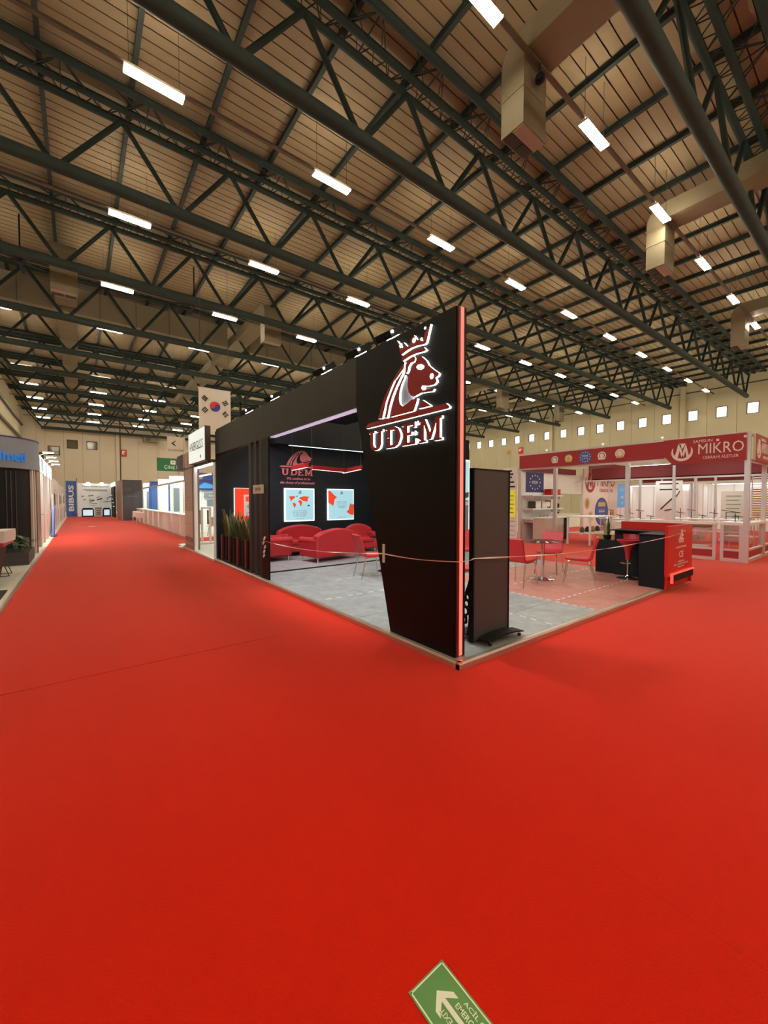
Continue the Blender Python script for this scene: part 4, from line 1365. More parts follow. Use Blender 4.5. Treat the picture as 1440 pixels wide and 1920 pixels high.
# inside: left end wall with shelves, door gap, big poster
iw = thing('stand_side_wall', 'white panel end wall inside the crimson stand', 'stand wall', (18, 9.0, 0))
for (x0, x1) in ((13.5, 15.0), (15.0, 15.95)):
    MB().box(x0 + 0.03, x1 - 0.03, 8.96, 9.02, 0.05, 2.78).build('wall_board', 'white', iw)
MB().box(16.05, 18.28, 8.96, 9.02, 1.89, 2.74).build('wall_board', 'offwhite', iw)
MB().box(18.4, 21.98, 8.97, 9.02, 0.3, 3.02).build('wall_board', 'offwhite', iw)
MB().box(13.5, 17.6, 8.9, 8.94, 2.72, 2.95).build('red_band', 'mikrodark', iw)
MB().box(17.6, 23.2, 8.3, 8.34, 2.78, 3.28).build('red_band', 'mikrodark', iw)
for (b) in ((17.6, 17.66, 2.5, 8.2, 2.50, 2.95), (23.1, 23.16, 2.5, 8.2, 2.5, 2.95)):
    MB().box(*b).build('red_band', 'mikrodark', iw)
MB().box(17.66, 17.70, 2.5, 8.2, 2.42, 2.50).build('black_band', 'black2', iw)
fr = fy(0, 8.96, 0)
t = thing('wall_poster', 'navy panel with a ring of stars and MDR above the shelves', 'poster', (14.45, 8.95, 1.9))
MB().rect(fr, 13.83, 15.08, 1.92, 2.70, 0, 0.012).build('board', 'navy', t)
for q in range(12):
    a = q * PI / 6
    MB().disc(fr, 14.45 + 0.36 * math.cos(a), 2.31 + 0.28 * math.sin(a), 0.035, 0.012, 0.016, 5).build('star', 'printwhite', t)
lettering('MDR', fr, 14.25, 14.65, 2.25, 2.37, 'printwhite', t, 0.012)
t = thing('wall_poster', 'pale SAMSUN MIKRO poster wall with medals inside the crimson stand', 'poster', (20.2, 8.95, 0.4))
MB().rect(fr, 18.42, 21.96, 0.35, 3.0, 0.012, 0.022).build('board', 'paper', t)
mikro_logo(t, fy(18.55, 8.96, 1.90), 1.95, 0.022, 'mikro', 'paper', 1.0)
MB().disc(fr, 20.22, 1.05, 0.68, 0.022, 0.028, 28, ry=0.68).build('medal', 'navy', t)
MB().disc(fr, 20.22, 1.05, 0.60, 0.028, 0.031, 28, ry=0.60).build('medal_ring', 'blue', t)
MB().rect(fr, 19.85, 20.6, 1.30, 1.50, 0.031, 0.036).build('medal_ribbon', 'gold', t)
lettering([8], fr, 19.9, 20.55, 1.02, 1.18, 'printwhite', t, 0.031)
lettering([9], fr, 19.9, 20.55, 0.78, 0.92, 'printwhite', t, 0.031)
for (x, z) in ((18.75, 1.45), (19.1, 0.8), (21.4, 0.85)):
    MB().disc(fr, x, z, 0.24, 0.022, 0.028, 16, ry=0.28).build('medal', 'gold', t)
    MB().disc(fr, x, z, 0.15, 0.028, 0.032, 14, ry=0.18).build('medal_heart', 'kraft', t)
t = thing('wall_poster', 'bright blue poster right of the pale MIKRO poster', 'poster', (22.5, 9.0, 1.2))
MB().rect(fr, 22.02, 23.1, 1.22, 2.42, -0.03, 0.0).build('board', 'skyblue', t)
for z in (1.75, 1.45):
    MB().prism([(22.45, z), (22.6, z + 0.1), (22.75, z), (22.6, z - 0.1)], fr, 0.0, 0.004).build('print', 'printwhite', t)
MB().rect(fr, 22.2, 22.8, 2.1, 2.16, 0.0, 0.004).build('print', 'printwhite', t)

sh = thing('wall_shelf', 'three white shelves on brackets under the navy panel', 'shelf', (14.7, 8.7, 0.9))
for z in (1.76, 1.24, 0.86):
    MB().box(13.62, 15.85, 8.52, 8.955, z, z + 0.045).build('shelf_board', 'white', sh)
    for x in (13.75, 15.7):
        MB().box(x - 0.02, x + 0.02, 8.55, 8.955, z - 0.12, z).build('bracket', 'alu', sh)
items = [('red_case', 'red instrument case on the top shelf', (15.05, 15.78, 8.6, 8.9, 1.805, 2.05), 'redpanel'),
         ('cream_box', 'cream box with dark ends on the middle shelf', (13.95, 14.35, 8.6, 8.9, 1.285, 1.56), 'paper'),
         ('cream_box', 'plain white box in the middle of the middle shelf', (14.4, 14.78, 8.6, 8.9, 1.285, 1.55), 'offwhite'),
         ('framed_plate', 'dark framed plate at the right of the middle shelf', (14.85, 15.2, 8.7, 8.76, 1.285, 1.6), 'mikrodark'),
         ('instrument_tray', 'flat metal tray with small tools on the bottom shelf', (14.2, 15.2, 8.6, 8.88, 0.905, 0.95), 'alu')]
for n_, lab, b, m in items:
    t = thing(n_, lab, n_.replace('_', ' '), ((b[0] + b[1]) / 2, (b[2] + b[3]) / 2, b[4]))
    MB().box(*b).build('body', m, t, bevel=0.01)
    if n_ == 'red_case':
        MB().box(b[0] + 0.28, b[1] - 0.28, b[2] - 0.02, b[2], b[4] + 0.12, b[4] + 0.16).build('handle', 'grille', t)
        MB().box(b[0], b[1], b[2] - 0.003, b[2], b[5] - 0.08, b[5] - 0.07).build('lid_line', 'mikrodark', t)
    elif n_ == 'cream_box':
        MB().box(b[0] - 0.012, b[0], b[2], b[3], b[4], b[5]).build('end_cap', 'bronze', t)
        MB().box(b[0] + 0.05, b[1] - 0.05, b[2] - 0.004, b[2], b[4] + 0.08, b[5] - 0.08).build('print_field', 'printwhite', t)
    elif n_ == 'framed_plate':
        MB().disc(fy(0, b[2], 0), (b[0] + b[1]) / 2, (b[4] + b[5]) / 2, 0.11, 0, 0.01, 18).build('plate_disc', 'printwhite', t)
    else:
        for q in range(3):
            MB().tube((b[0] + 0.2 + q * 0.25, b[2] + 0.1, b[5] + 0.01), (b[0] + 0.4 + q * 0.25, b[2] + 0.15, b[5] + 0.05), 0.012, 6).build('tool', 'grille', t)
# cabinet and display table in front
cb = thing('cabinet', 'pale wood cabinet under the white shelves', 'cabinet', (14.3, 8.4, 0))
MB().box(13.62, 15.0, 8.05, 8.5, 0.06, 0.92).build('body', 'wood', cb)
MB().box(13.6, 15.55, 8.03, 8.5, 0.92, 0.95).build('counter_top', 'white', cb)
for x0 in (13.64, 14.32):
    d_ = MB().box(x0, x0 + 0.66, 8.03, 8.05, 0.08, 0.91).build('door', 'wood', cb)
    MB().box(x0 + 0.58, x0 + 0.60, 8.01, 8.03, 0.55, 0.70).build('handle', 'alu', d_)
MB().box(15.0, 15.5, 8.10, 8.5, 0.06, 0.92).build('open_niche', 'black2', cb)
dt = thing('display_table', 'open white tube display table with a shelf behind the red chairs', 'table', (15.2, 7.0, 0))
for (x, y) in ((14.3, 6.7), (16.0, 6.7), (14.3, 7.5), (16.0, 7.5)):
    upright(x, y, 0, 0.98, dt, 0.03, 'white', 'leg')
MB().box(14.25, 16.05, 6.65, 7.55, 0.98, 1.02).build('table_top', 'white', dt)
MB().box(14.3, 16.0, 6.7, 7.5, 0.40, 0.43).build('lower_shelf', 'white', dt)
for k in range(4):
    x = 14.55 + 0.4 * k
    tag(MB().lathe([(0.05, 0), (0.09, 0.03), (0.07, 0.14), (0.03, 0.2)], (x, 7.1, 0.43), 10).build('instrument', ['bronze', 'grille', 'kraft', 'bronze'][k], None, smooth=True),
        ['small bronze instrument, leftmost on the lower display shelf', 'small black instrument on the lower display shelf', 'small tan instrument on the lower display shelf', 'small bronze instrument, rightmost on the lower display shelf'][k], 'instrument', 'instruments on the display shelf')
# cardboard box and white carton stack
t = thing('cardboard_box', 'closed brown cardboard box on the floor behind the chairs', 'box', (14.4, 6.1, 0))
MB().box(14.0, 14.75, 5.75, 6.4, 0, 0.45).build('body', 'kraft', t)
MB().box(14.02, 14.73, 6.05, 6.10, 0.45, 0.453).build('packing_tape', 'paper', t)
MB().box(14.0, 14.37, 5.74, 6.41, 0.45, 0.456).build('flap', 'kraft', t)
for k, (b, lab) in enumerate((((14.9, 15.8, 5.6, 6.3, 0, 0.5), 'lower white carton behind the cardboard box'), ((15.0, 15.6, 5.7, 6.2, 0.5, 0.86), 'upper white carton behind the cardboard box'))):
    t = thing('white_carton', lab, 'box', ((b[0] + b[1]) / 2, (b[2] + b[3]) / 2, b[4]), 'white cartons')
    MB().box(*b).build('body', 'paper', t, bevel=0.02)
    MB().box(b[0] + 0.1, b[1] - 0.1, b[2] - 0.004, b[2], (b[4] + b[5]) / 2, b[5] - 0.08).build('label', 'printwhite', t)
# office chair through the door gap
oc = thing('office_chair', 'black office chair behind the door gap in the end wall', 'chair', (18.6, 10.2, 0))
MB().box(18.3, 18.8, 10.3, 10.37, 0.95, 1.45).build('backrest', 'black2', oc, bevel=0.03)
MB().box(18.3, 18.8, 9.85, 10.3, 0.45, 0.55).build('seat', 'black2', oc, bevel=0.03)
MB().tube((18.55, 10.35, 0.5), (18.55, 10.36, 1.0), 0.03, 6).build('back_bar', 'black2', oc)
MB().tube((18.55, 10.1, 0.08), (18.55, 10.1, 0.45), 0.03, 8).build('column', 'chrome', oc)
for q in range(5):
    a = q * 2 * PI / 5
    MB().tube((18.55, 10.1, 0.09), (18.55 + 0.28 * math.cos(a), 10.1 + 0.28 * math.sin(a), 0.05), 0.022, 6).build('foot', 'black2', oc)
for sx in (-1, 1):
    MB().path([(18.55 + sx * 0.24, 10.05, 0.5), (18.55 + sx * 0.3, 10.05, 0.72), (18.55 + sx * 0.3, 10.25, 0.74)], 0.02, 6).build('armrest', 'black2', oc)
# instrument tables inside with fine racks, treatment couch
def instr_table(x0, x1, y0, y1, label, m):
    t = thing('instrument_table', label, 'table', ((x0 + x1) / 2, (y0 + y1) / 2, 0), 'instrument tables in the crimson stand')
    MB().box(x0, x1, y0, y1, 0.86, 0.90).build('table_top', m, t)
    for x in (x0 + 0.05, x1 - 0.05):
        for y in (y0 + 0.05, y1 - 0.05):
            MB().tube((x, y, 0), (x, y, 0.86), 0.02, 6).build('leg', 'alu', t)
    MB().box(x0 + 0.05, x1 - 0.05, y0 + 0.05, y1 - 0.05, 0.42, 0.44).build('shelf', m, t)
    n = int((y1 - y0) / 0.35)
    for q in range(n):
        y = y0 + 0.2 + q * 0.35
        MB().tube((x0 + 0.3, y, 0.90), (x0 + 0.3, y, 1.05 + 0.12 * ((q * 7) % 3)), 0.012, 5).build('rack_pin', 'grille', t)
        MB().tube((x0 + 0.3, y - 0.12, 1.0 + 0.1 * ((q * 5) % 3)), (x0 + 0.3, y + 0.14, 1.04 + 0.1 * ((q * 5) % 3)), 0.014, 5).build('rack_arm', 'bronze', t)
        MB().box(x0 + 0.5, x0 + 0.75, y - 0.1, y + 0.1, 0.90, 0.95).build('tool_tray', 'alu', t)


instr_table(16.3, 17.4, 5.4, 7.3, 'long instrument table with dark racks behind the first glass post', 'offwhite')
instr_table(18.6, 19.7, 3.4, 5.6, 'instrument table with dark racks in the middle of the crimson stand', 'white')
instr_table(16.6, 17.5, 2.75, 3.6, 'small instrument table with racks near the stand corner', 'white')
tc = thing('treatment_couch', 'olive padded couch behind the glass parapet', 'couch', (15.2, 4.4, 0))
MB().box(14.7, 15.5, 3.5, 5.3, 0.80, 0.90).build('mattress', 'olive', tc, bevel=0.03)
MB().box(14.75, 15.45, 3.55, 5.25, 0.72, 0.80).build('frame', 'offwhite', tc)
MB().box(14.8, 15.4, 3.7, 5.1, 0.42, 0.52).build('lower_pad', 'olive', tc, bevel=0.03)
MB().box(14.75, 15.45, 3.6, 5.2, 0.12, 0.22).build('base', 'offwhite', tc)
MB().box(15.0, 15.2, 4.2, 4.6, 0.2, 0.75).build('column', 'alu', tc)
# amber slatted blind and roll-up poster near the corner
bl = thing('slat_blind', 'amber and white slatted blind panel near the stand corner', 'blind', (19.5, 3.0, 0.9))
for k in range(22):
    z = 0.95 + 0.085 * k
    MB().box(19.5, 19.52, 2.55, 3.35, z, z + 0.05).build('slat', 'amber' if k < 13 else 'glowwhite', bl)
for y in (2.53, 3.36):
    MB().box(19.49, 19.53, y - 0.02, y + 0.02, 0.0, 2.85).build('side_rail', 'alu', bl)
t = thing('roll_up_poster', 'cream roll-up poster with small print beside the amber blind', 'poster', (20.0, 3.9, 0))
MB().box(20.0, 20.03, 3.55, 4.35, 0.08, 1.95).build('print', 'paper', t)
MB().box(19.95, 20.1, 3.5, 4.4, 0, 0.08).build('base', 'alu', t)
for k in range(7):
    MB().box(19.994, 20.0, 3.75 + 0.05 * (k % 2), 4.2, 1.75 - 0.16 * k, 1.78 - 0.16 * k).build('text_line', 'boxgrey', t)
t = thing('roll_up_poster', 'white roll-up poster with a black brush drawing', 'poster', (20.4, 6.3, 0))
MB().box(20.5, 20.53, 5.75, 6.75, 0.08, 2.45).build('print', 'printwhite', t)
MB().box(20.45, 20.6, 5.7, 6.8, 0, 0.08).build('base', 'alu', t)
for (a, b, w) in (((6.55, 1.2), (6.2, 1.6), 0.05), ((6.2, 1.6), (5.95, 1.8), 0.06), ((6.4, 1.15), (6.0, 1.25), 0.04), ((6.0, 1.25), (6.1, 1.55), 0.04), ((5.95, 1.8), (5.85, 2.0), 0.03)):
    MB().tube((20.495, a[0], a[1]), (20.495, b[0], b[1]), w * 0.5, 5).build('brush_stroke', 'printblack', t)
for z in (2.3, 2.05):
    MB().box(20.494, 20.5, 5.9, 6.6, z, z + 0.05).build('text_line', 'printblack', t)

# strip lamps inside the crimson stand
def strip_lamp(label, x, y0, y1, z, power, group, col=(0.86, 1.0, 0.93), along='y'):
    t = thing('strip_lamp', label, 'lamp', (x, (y0 + y1) / 2, z), group)
    if along == 'y':
        MB().box(x - 0.05, x + 0.05, y0, y1, z, z + 0.05).build('housing', 'lampbody', t)
        MB().box(x - 0.04, x + 0.04, y0 + 0.02, y1 - 0.02, z - 0.02, z).build('diffuser', 'ledwhite', t)
    else:
        MB().box(y0, y1, x - 0.05, x + 0.05, z, z + 0.05).build('housing', 'lampbody', t)
        MB().box(y0 + 0.02, y1 - 0.02, x - 0.04, x + 0.04, z - 0.02, z).build('diffuser', 'ledwhite', t)
        t.location = ((y0 + y1) / 2, x, z)
        for c in t.children:
            c.matrix_parent_inverse = Matrix.Translation(-Vector(t.location))
    ld = bpy.data.lights.new('strip', 'AREA')
    ld.shape = 'RECTANGLE'
    ld.size = 0.08 if along == 'y' else abs(y1 - y0)
    ld.size_y = abs(y1 - y0) if along == 'y' else 0.08
    ld.energy = power
    ld.color = col
    lo = bpy.data.objects.new('strip_glow', ld)
    COL.objects.link(lo)
    lo.parent = t
    lo.location = (0, 0, -0.03)
    return t


for k, (x, a, b) in enumerate(((16.6, 3.0, 4.6), (16.6, 5.6, 7.2), (19.8, 3.4, 5.0), (19.8, 6.0, 7.6))):
    strip_lamp('%s strip lamp under the crimson stand roof beams' % ORD[k], x, a, b, 3.12, 18, 'strip lamps of the crimson stand')

# booths behind the crimson stand: white partitions, booth light put in as a faint wall glow
def shell_booth(label, x0, x1, y0, y1, h, m='glowwhite', band=None, group='white booths behind'):
    """an open booth: back wall (x1) and side walls built of boards between posts"""
    t = thing('exhibition_booth', label, 'booth', ((x0 + x1) / 2, (y0 + y1) / 2, 0), group)
    n = max(1, round((y1 - y0) / 1.0))
    s = (y1 - y0) / n
    for k in range(n):
        MB().box(x1 - 0.04, x1, y0 + s * k + 0.03, y0 + s * (k + 1) - 0.03, 0.0, h).build('wall_board', m, t)
        MB().box(x1 - 0.06, x1 + 0.02, y0 + s * k - 0.03, y0 + s * k + 0.03, 0.0, h).build('post', 'alu', t)
    n = max(1, round((x1 - x0) / 1.0))
    s = (x1 - x0) / n
    for k in range(n):
        MB().box(x0 + s * k + 0.03, x0 + s * (k + 1) - 0.03, y1 - 0.04, y1, 0.0, h).build('wall_board', 'white', t)
        MB().box(x0 + s * k - 0.03, x0 + s * k + 0.03, y1 - 0.06, y1 + 0.02, 0.0, h).build('post', 'alu', t)
    if band:
        MB().box(x0 - 0.02, x0, y0, y1, h - 0.1, h + 0.35).build('fascia', band, t)
    return t


shell_booth('white booth with lit walls seen through the crimson stand, left', 24.5, 28.0, 6.6, 10.2, 2.5)
shell_booth('white booth with lit walls seen through the crimson stand, middle', 24.5, 28.0, 3.6, 6.5, 2.5)
shell_booth('white booth with lit walls seen through the crimson stand, right', 24.5, 28.0, 0.5, 3.5, 2.5)
strip_lamp('strip lamp in the left white booth behind the crimson stand', 26.8, 7.2, 10.15, 2.46, 9, 'booth lamps')
strip_lamp('strip lamp in the middle white booth behind the crimson stand', 26.8, 4.0, 6.2, 2.46, 9, 'booth lamps')
for k, (x, y) in enumerate(((27.9, 4.4), (27.9, 8.2))):
    t = thing('wall_board', ['plain white board on the middle booth wall', 'plain white board on the left booth wall'][k], 'board', (x, y, 0.9))
    MB().box(x - 0.06, x - 0.045, y - 0.6, y + 0.6, 0.9, 2.3).build('board', 'printwhite', t)
    MB().box(x - 0.12, x - 0.045, y - 0.6, y + 0.6, 2.3, 2.36).build('lamp_rail', 'ledwhite', t)

# white poster wall with a yellow panel left of the crimson stand
t = thing('notice_wall', 'white notice wall with black lettering and a bright yellow panel', 'poster', (13.3, 9.1, 0))
fr = fx(13.30, 0, 0)
MB().rect(fr, -9.62, -8.99, 0.0, 2.85, -0.05, 0).build('board', 'white', t)
MB().rect(fr, -9.50, -9.06, 0.95, 1.98, 0, 0.01).build('yellow_panel', 'yellow', t)
for z, w in ((2.70, 0.2), (2.58, 0.26), (2.46, 0.2), (2.27, 0.3), (2.1, 0.34)):
    MB().rect(fr, -9.42, -9.42 + w, z, z + 0.06, 0, 0.008).build('print_bar', 'printblack', t)
for k in range(5):
    MB().rect(fr, -9.40, -9.12 - 0.04 * (k % 2), 1.75 - 0.16 * k, 1.79 - 0.16 * k, 0.01, 0.014).build('print_bar', 'boxgrey', t)
for k in range(4):
    MB().rect(fr, -9.48, -9.08, 0.78 - 0.18 * k, 0.80 - 0.18 * k, 0, 0.008).build('print_bar', 'boxgrey', t)

# ================================================================== stands along the aisle behind the corner stand
# glazed stand with a tall lit sign
nv = thing('cladded_stand', 'tan cladded stand front with grey header next to the black stand', 'stand wall', (2.9, 13.4, 0))
MB().box(2.78, 7.0, 11.06, 15.65, 0.0, 0.05).build('floor_plate', 'white', nv)
MB().box(2.66, 2.9, 14.55, 14.95, 0.0, 0.05).build('floor_plate', 'white', nv)
z = 0.05
k = 0
for h in (0.12, 0.10, 0.16, 0.42, 0.42, 0.42, 0.45, 0.44):
    MB().box(2.79, 2.98, 13.42, 14.50, z + 0.006, z + h - 0.006).build('cladding_panel', 'cladding2' if k < 3 and k != 1 else ('offwhite' if k in (3, 4) else 'cladding'), nv)
    z += h
    k += 1
MB().box(2.80, 3.0, 13.4, 14.52, 0.05, 2.62).build('pillar_core', 'cladding2', nv)
for k in range(4):
    y0 = 13.2 + 0.62 * k
    MB().box(2.78, 3.0, y0 + 0.01, y0 + 0.60, 2.64, 3.13).build('header_panel', 'cladding' if k < 2 else 'darkgrey', nv)
for k in range(3):
    MB().box(2.765, 2.78, 14.05 + 0.22 * k, 14.11 + 0.22 * k, 2.66, 3.11).build('header_rib', 'offwhite', nv)
MB().box(2.80, 3.0, 11.08, 13.2, 2.60, 2.68).build('header_panel', 'bronze', nv)
MB().box(2.82, 2.9, 13.2, 13.34, 0.05, 2.62).build('white_post', 'glowwhite', nv)
MB().box(2.86, 2.9, 11.08, 13.2, 2.56, 2.60).build('header_light', 'ledwhite', nv)
MB().box(2.82, 7.0, 11.06, 11.10, 0.05, 2.60).build('side_wall', 'glowwhite', nv)
MB().box(6.9, 7.0, 11.1, 15.6, 0.05, 2.9).build('back_wall', 'glowwhite', nv)
ls = thing('lit_sign', 'square lit white sign with thin lettering HVERGLS.S', 'sign', (2.7, 12.2, 2.7))
MB().box(2.66, 2.80, 11.2, 13.14, 2.66, 3.57).build('sign_box', 'bronze', ls)
fr = fx(2.66, 13.14, 2.66)
MB().rect(fr, 0.03, 1.91, 0.02, 0.89, 0, 0.012).build('sign_face', 'litsign', ls)
lettering('HVERGLS.S', fr, 0.20, 1.74, 0.36, 0.60, 'boxdark', ls, 0.012, 0.004)
MB().disc(fr, 1.5, 0.14, 0.05, 0.012, 0.016, 8).build('small_mark', 'boxgrey', ls)
for y in (11.35, 12.9):
    MB().box(2.74, 2.80, y - 0.03, y + 0.03, 2.60, 2.66).build('bracket', 'bronze', ls)
# white exhibit frame inside, chair, cabinet
t = thing('exhibit_frame', 'white upright exhibit frame with two dark bars inside the glazed stand', 'display', (3.6, 15.1, 0.05))
for x in (3.45, 3.72):
    MB().box(x - 0.03, x + 0.03, 15.05, 15.11, 0.05, 1.35).build('upright', 'white', t)
    MB().box(x - 0.10, x - 0.05, 15.06, 15.1, 0.75, 1.25).build('dark_bar', 'bronze', t)
MB().box(3.25, 3.95, 14.85, 15.3, 0.05, 0.12).build('base', 'white', t)
MB().box(3.45, 3.72, 15.06, 15.1, 1.30, 1.35).build('crossbar', 'white', t)
t = thing('visitor_chair', 'grey shell chair in the white booth beyond the cross aisle', 'chair', (4.75, 18.8, 0))
MB().prism([(0.22, 0.44), (-0.2, 0.44), (-0.32, 0.86), (-0.29, 0.87), (-0.17, 0.47), (0.22, 0.47)], Fr((4.53, 18.8, 0), Y3, Z3), 0, 0.45).build('shell', 'offwhite', t)
for sx in (-0.18, 0.18):
    for sy in (-0.2, 0.2):
        MB().tube((4.75 + sx, 18.8 + sy, 0), (4.75 + sx * 0.7, 18.8 + sy * 0.6, 0.44), 0.012, 6).build('leg', 'grille', t)

# row of booths with counters
bb = [17.7, 21.5, 25.5, 29.5, 33.5, 36.9]
BL = ['nearest the glazed stand', 'second along the aisle', 'third along the aisle', 'fourth along the aisle', 'beside the dark cube']
for k in range(5):
    y0, y1 = bb[k], bb[k + 1]
    t = thing('exhibition_booth', 'white booth with blue panels, %s' % BL[k], 'booth', (5.0, (y0 + y1) / 2, 0), 'white and blue booths on the right')
    n = 3
    MB().box(6.4, 6.45, y0, y1, 0, 2.6).build('back_wall', 'glowwhite', t)
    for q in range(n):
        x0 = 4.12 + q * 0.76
        MB().box(x0 + 0.01, x0 + 0.74, y1 - 0.05, y1, 0, 2.45).build('wall_board', 'blue' if (k == 3 and q == 0) else 'glowwhite', t)
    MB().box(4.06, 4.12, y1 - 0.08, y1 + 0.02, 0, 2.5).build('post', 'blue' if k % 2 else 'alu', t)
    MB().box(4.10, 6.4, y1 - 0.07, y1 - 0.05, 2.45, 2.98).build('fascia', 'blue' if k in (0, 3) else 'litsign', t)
    MB().box(4.08, 4.12, y0 + 0.1, y1 + 0.0, 2.50, 2.60).build('front_beam', 'alu', t)
    for q in range(2):
        xx = 4.2 + q * 0.95 + 0.12 * (k % 3)
        MB().box(xx, xx + [0.30, 0.5][q], y1 - 0.09, y1 - 0.07, [0.95, 1.3][q], [2.3, 1.62][q]).build('poster', ['blue', 'boxgrey', 'litsign'][(q + k) % 3], t)
    strip_lamp('strip lamp of the white booth %s' % BL[k], 4.6, y0 + 0.8, y1 - 0.8, 2.75, 45, 'booth lamps on the right')
# lit blue display in the first booth
t = thing('wall_screen', 'dark blue screen with a bright wave above the cross aisle booth', 'screen', (4.6, 21.3, 2.3))
fr = fy(0, 21.36, 0)
MB().rect(fr, 4.45, 5.85, 2.1, 2.62, 0.04, 0.09).build('screen_body', 'navy', t)
MB().prism([(4.6, 2.2), (5.0, 2.5), (5.5, 2.35), (5.7, 2.45), (5.4, 2.2)], fr, 0.09, 0.095).build('screen_picture', 'skyblue', t)
t = thing('name_board', 'small grey board hanging in the white booth beyond the cross aisle', 'sign', (5.4, 21.2, 1.7))
MB().rect(fr, 4.98, 5.9, 1.72, 1.98, 0.04, 0.06).build('board', 'boxgrey', t)
lettering([4], fr, 5.2, 5.7, 1.80, 1.90, 'printwhite', t, 0.06)
CO = ['nearest', 'second', 'third', 'fourth', 'fifth', 'sixth', 'seventh', 'eighth', 'ninth']
ycs = [18.0, 19.9, 21.9, 23.9, 26.0, 28.1, 30.3, 32.5, 34.7]
for k, y in enumerate(ycs):
    t = thing('reception_counter', '%s white counter in the row on the right of the aisle' % CO[k], 'counter', (3.75, y + 0.75, 0), 'white counters along the aisle')
    w = 1.55
    MB().box(3.58, 4.0, y, y + w, 0.04, 0.93).build('body', 'offwhite', t)
    MB().box(3.53, 4.05, y - 0.03, y + w + 0.03, 0.93, 0.98).build('counter_top', 'white', t)
    for q in range(2):
        MB().box(3.565, 3.58, y + 0.03 + q * 0.76, y + 0.76 + q * 0.76, 0.06, 0.91).build('front_panel', 'offwhite' if (k + q) % 3 else 'white', t)
for k, (y, lab) in enumerate(((33.4, 'white shell chair pushed against the far counters'), (31.2, 'white shell chair leaning near the seventh counter'))):
    t = thing('white_chair', lab, 'chair', (3.2, y, 0), 'white chairs by the counters')
    MB().prism([(0.25, 0.42), (-0.22, 0.42), (-0.34, 0.80), (-0.30, 0.82), (-0.2, 0.46), (0.25, 0.46)], Fr((3.0, y, 0), Y3, Z3), 0, 0.45).build('shell', 'white', t)
    for sx in (0.04, 0.41):
        for sy in (-0.2, 0.2):
            MB().tube((3.0 + sx, y + sy * 1.2, 0), (3.0 + sx, y + sy, 0.42), 0.014, 6).build('leg', 'chrome', t)
# small hanging name boxes over the counters
for k, (y, x, z, w, h, lab, txt) in enumerate(((24.0, 4.15, 2.30, 1.0, 0.62, 'square white lit board with a dark figure above the counters', ''),
                                              (22.3, 4.15, 2.2, 0.7, 0.20, 'small white name box over the second booth', [3]))):
    t = thing('name_board', lab, 'sign', (x, y, z))
    MB().box(x, x + w, y, y + 0.06, z, z + h).build('board', 'litsign', t)
    if txt:
        lettering(txt, fy(0, y, 0), x + 0.2, x + 0.6, z + 0.06, z + 0.16, 'boxdark', t, 0.0)
    else:
        MB().disc(fy(0, y, 0), x + 0.5, z + 0.31, 0.13, 0, 0.01, 10, ry=0.22).build('figure_print', 'boxdark', t)
    MB().tube((x + 0.2, y + 0.03, z + h), (x + 0.2, y + 0.03, z + h + 0.3), 0.01, 5).build('hanger', 'wire', t)
# dark cube stand
dc = thing('dark_cube', 'plain dark grey cube stand at the end of the aisle', 'booth', (3.4, 39, 0))
MB().box(2.72, 3.36, 37.05, 37.1, 0, 3.2).build('front_board', 'darkgrey', dc)
MB().box(3.365, 4.02, 37.05, 37.1, 0, 3.2).build('front_board', 'darkgrey', dc)
MB().box(2.64, 2.72, 37.05, 42.0, 0, 3.2).build('side_board', 'cladding2', dc)
MB().box(2.72, 4.02, 37.1, 42.0, 3.15, 3.2).build('top_board', 'darkgrey', dc)
MB().box(3.94, 4.02, 37.1, 42.0, 0, 3.15).build('side_board', 'darkgrey', dc)
lettering([2, 10], fy(0, 37.05, 0), 3.05, 3.75, 1.88, 1.96, 'boxgrey', dc, 0.0)
t = thing('lit_sign', 'white lit sign right of the dark cube reading ELCANS', 'sign', (4.7, 37.5, 2.4))
MB().box(4.15, 5.35, 37.5, 37.6, 2.36, 2.94).build('sign_box', 'litsign', t)
lettering('ELCANS', fy(0, 37.5, 0), 4.3, 5.15, 2.56, 2.72, 'boxdark', t, 0.0)
MB().box(4.6, 4.85, 37.45, 37.55, 2.94, 3.05).build('sign_lamp', 'spot', t)
MB().box(4.15, 5.35, 37.9, 38.0, 1.72, 2.36).build('lower_panel', 'wood', t)
MB().box(4.15, 4.2, 37.5, 38.0, 0.0, 2.36).build('support', 'alu', t)
t = thing('dark_display', 'low black display block behind the far counters', 'display', (4.8, 37.7, 0))
MB().box(4.22, 5.9, 37.62, 37.85, 0.0, 1.7).build('body', 'black2', t)
MB().box(4.22, 5.9, 37.60, 37.62, 1.45, 1.5).build('ledge', 'darkgrey', t)

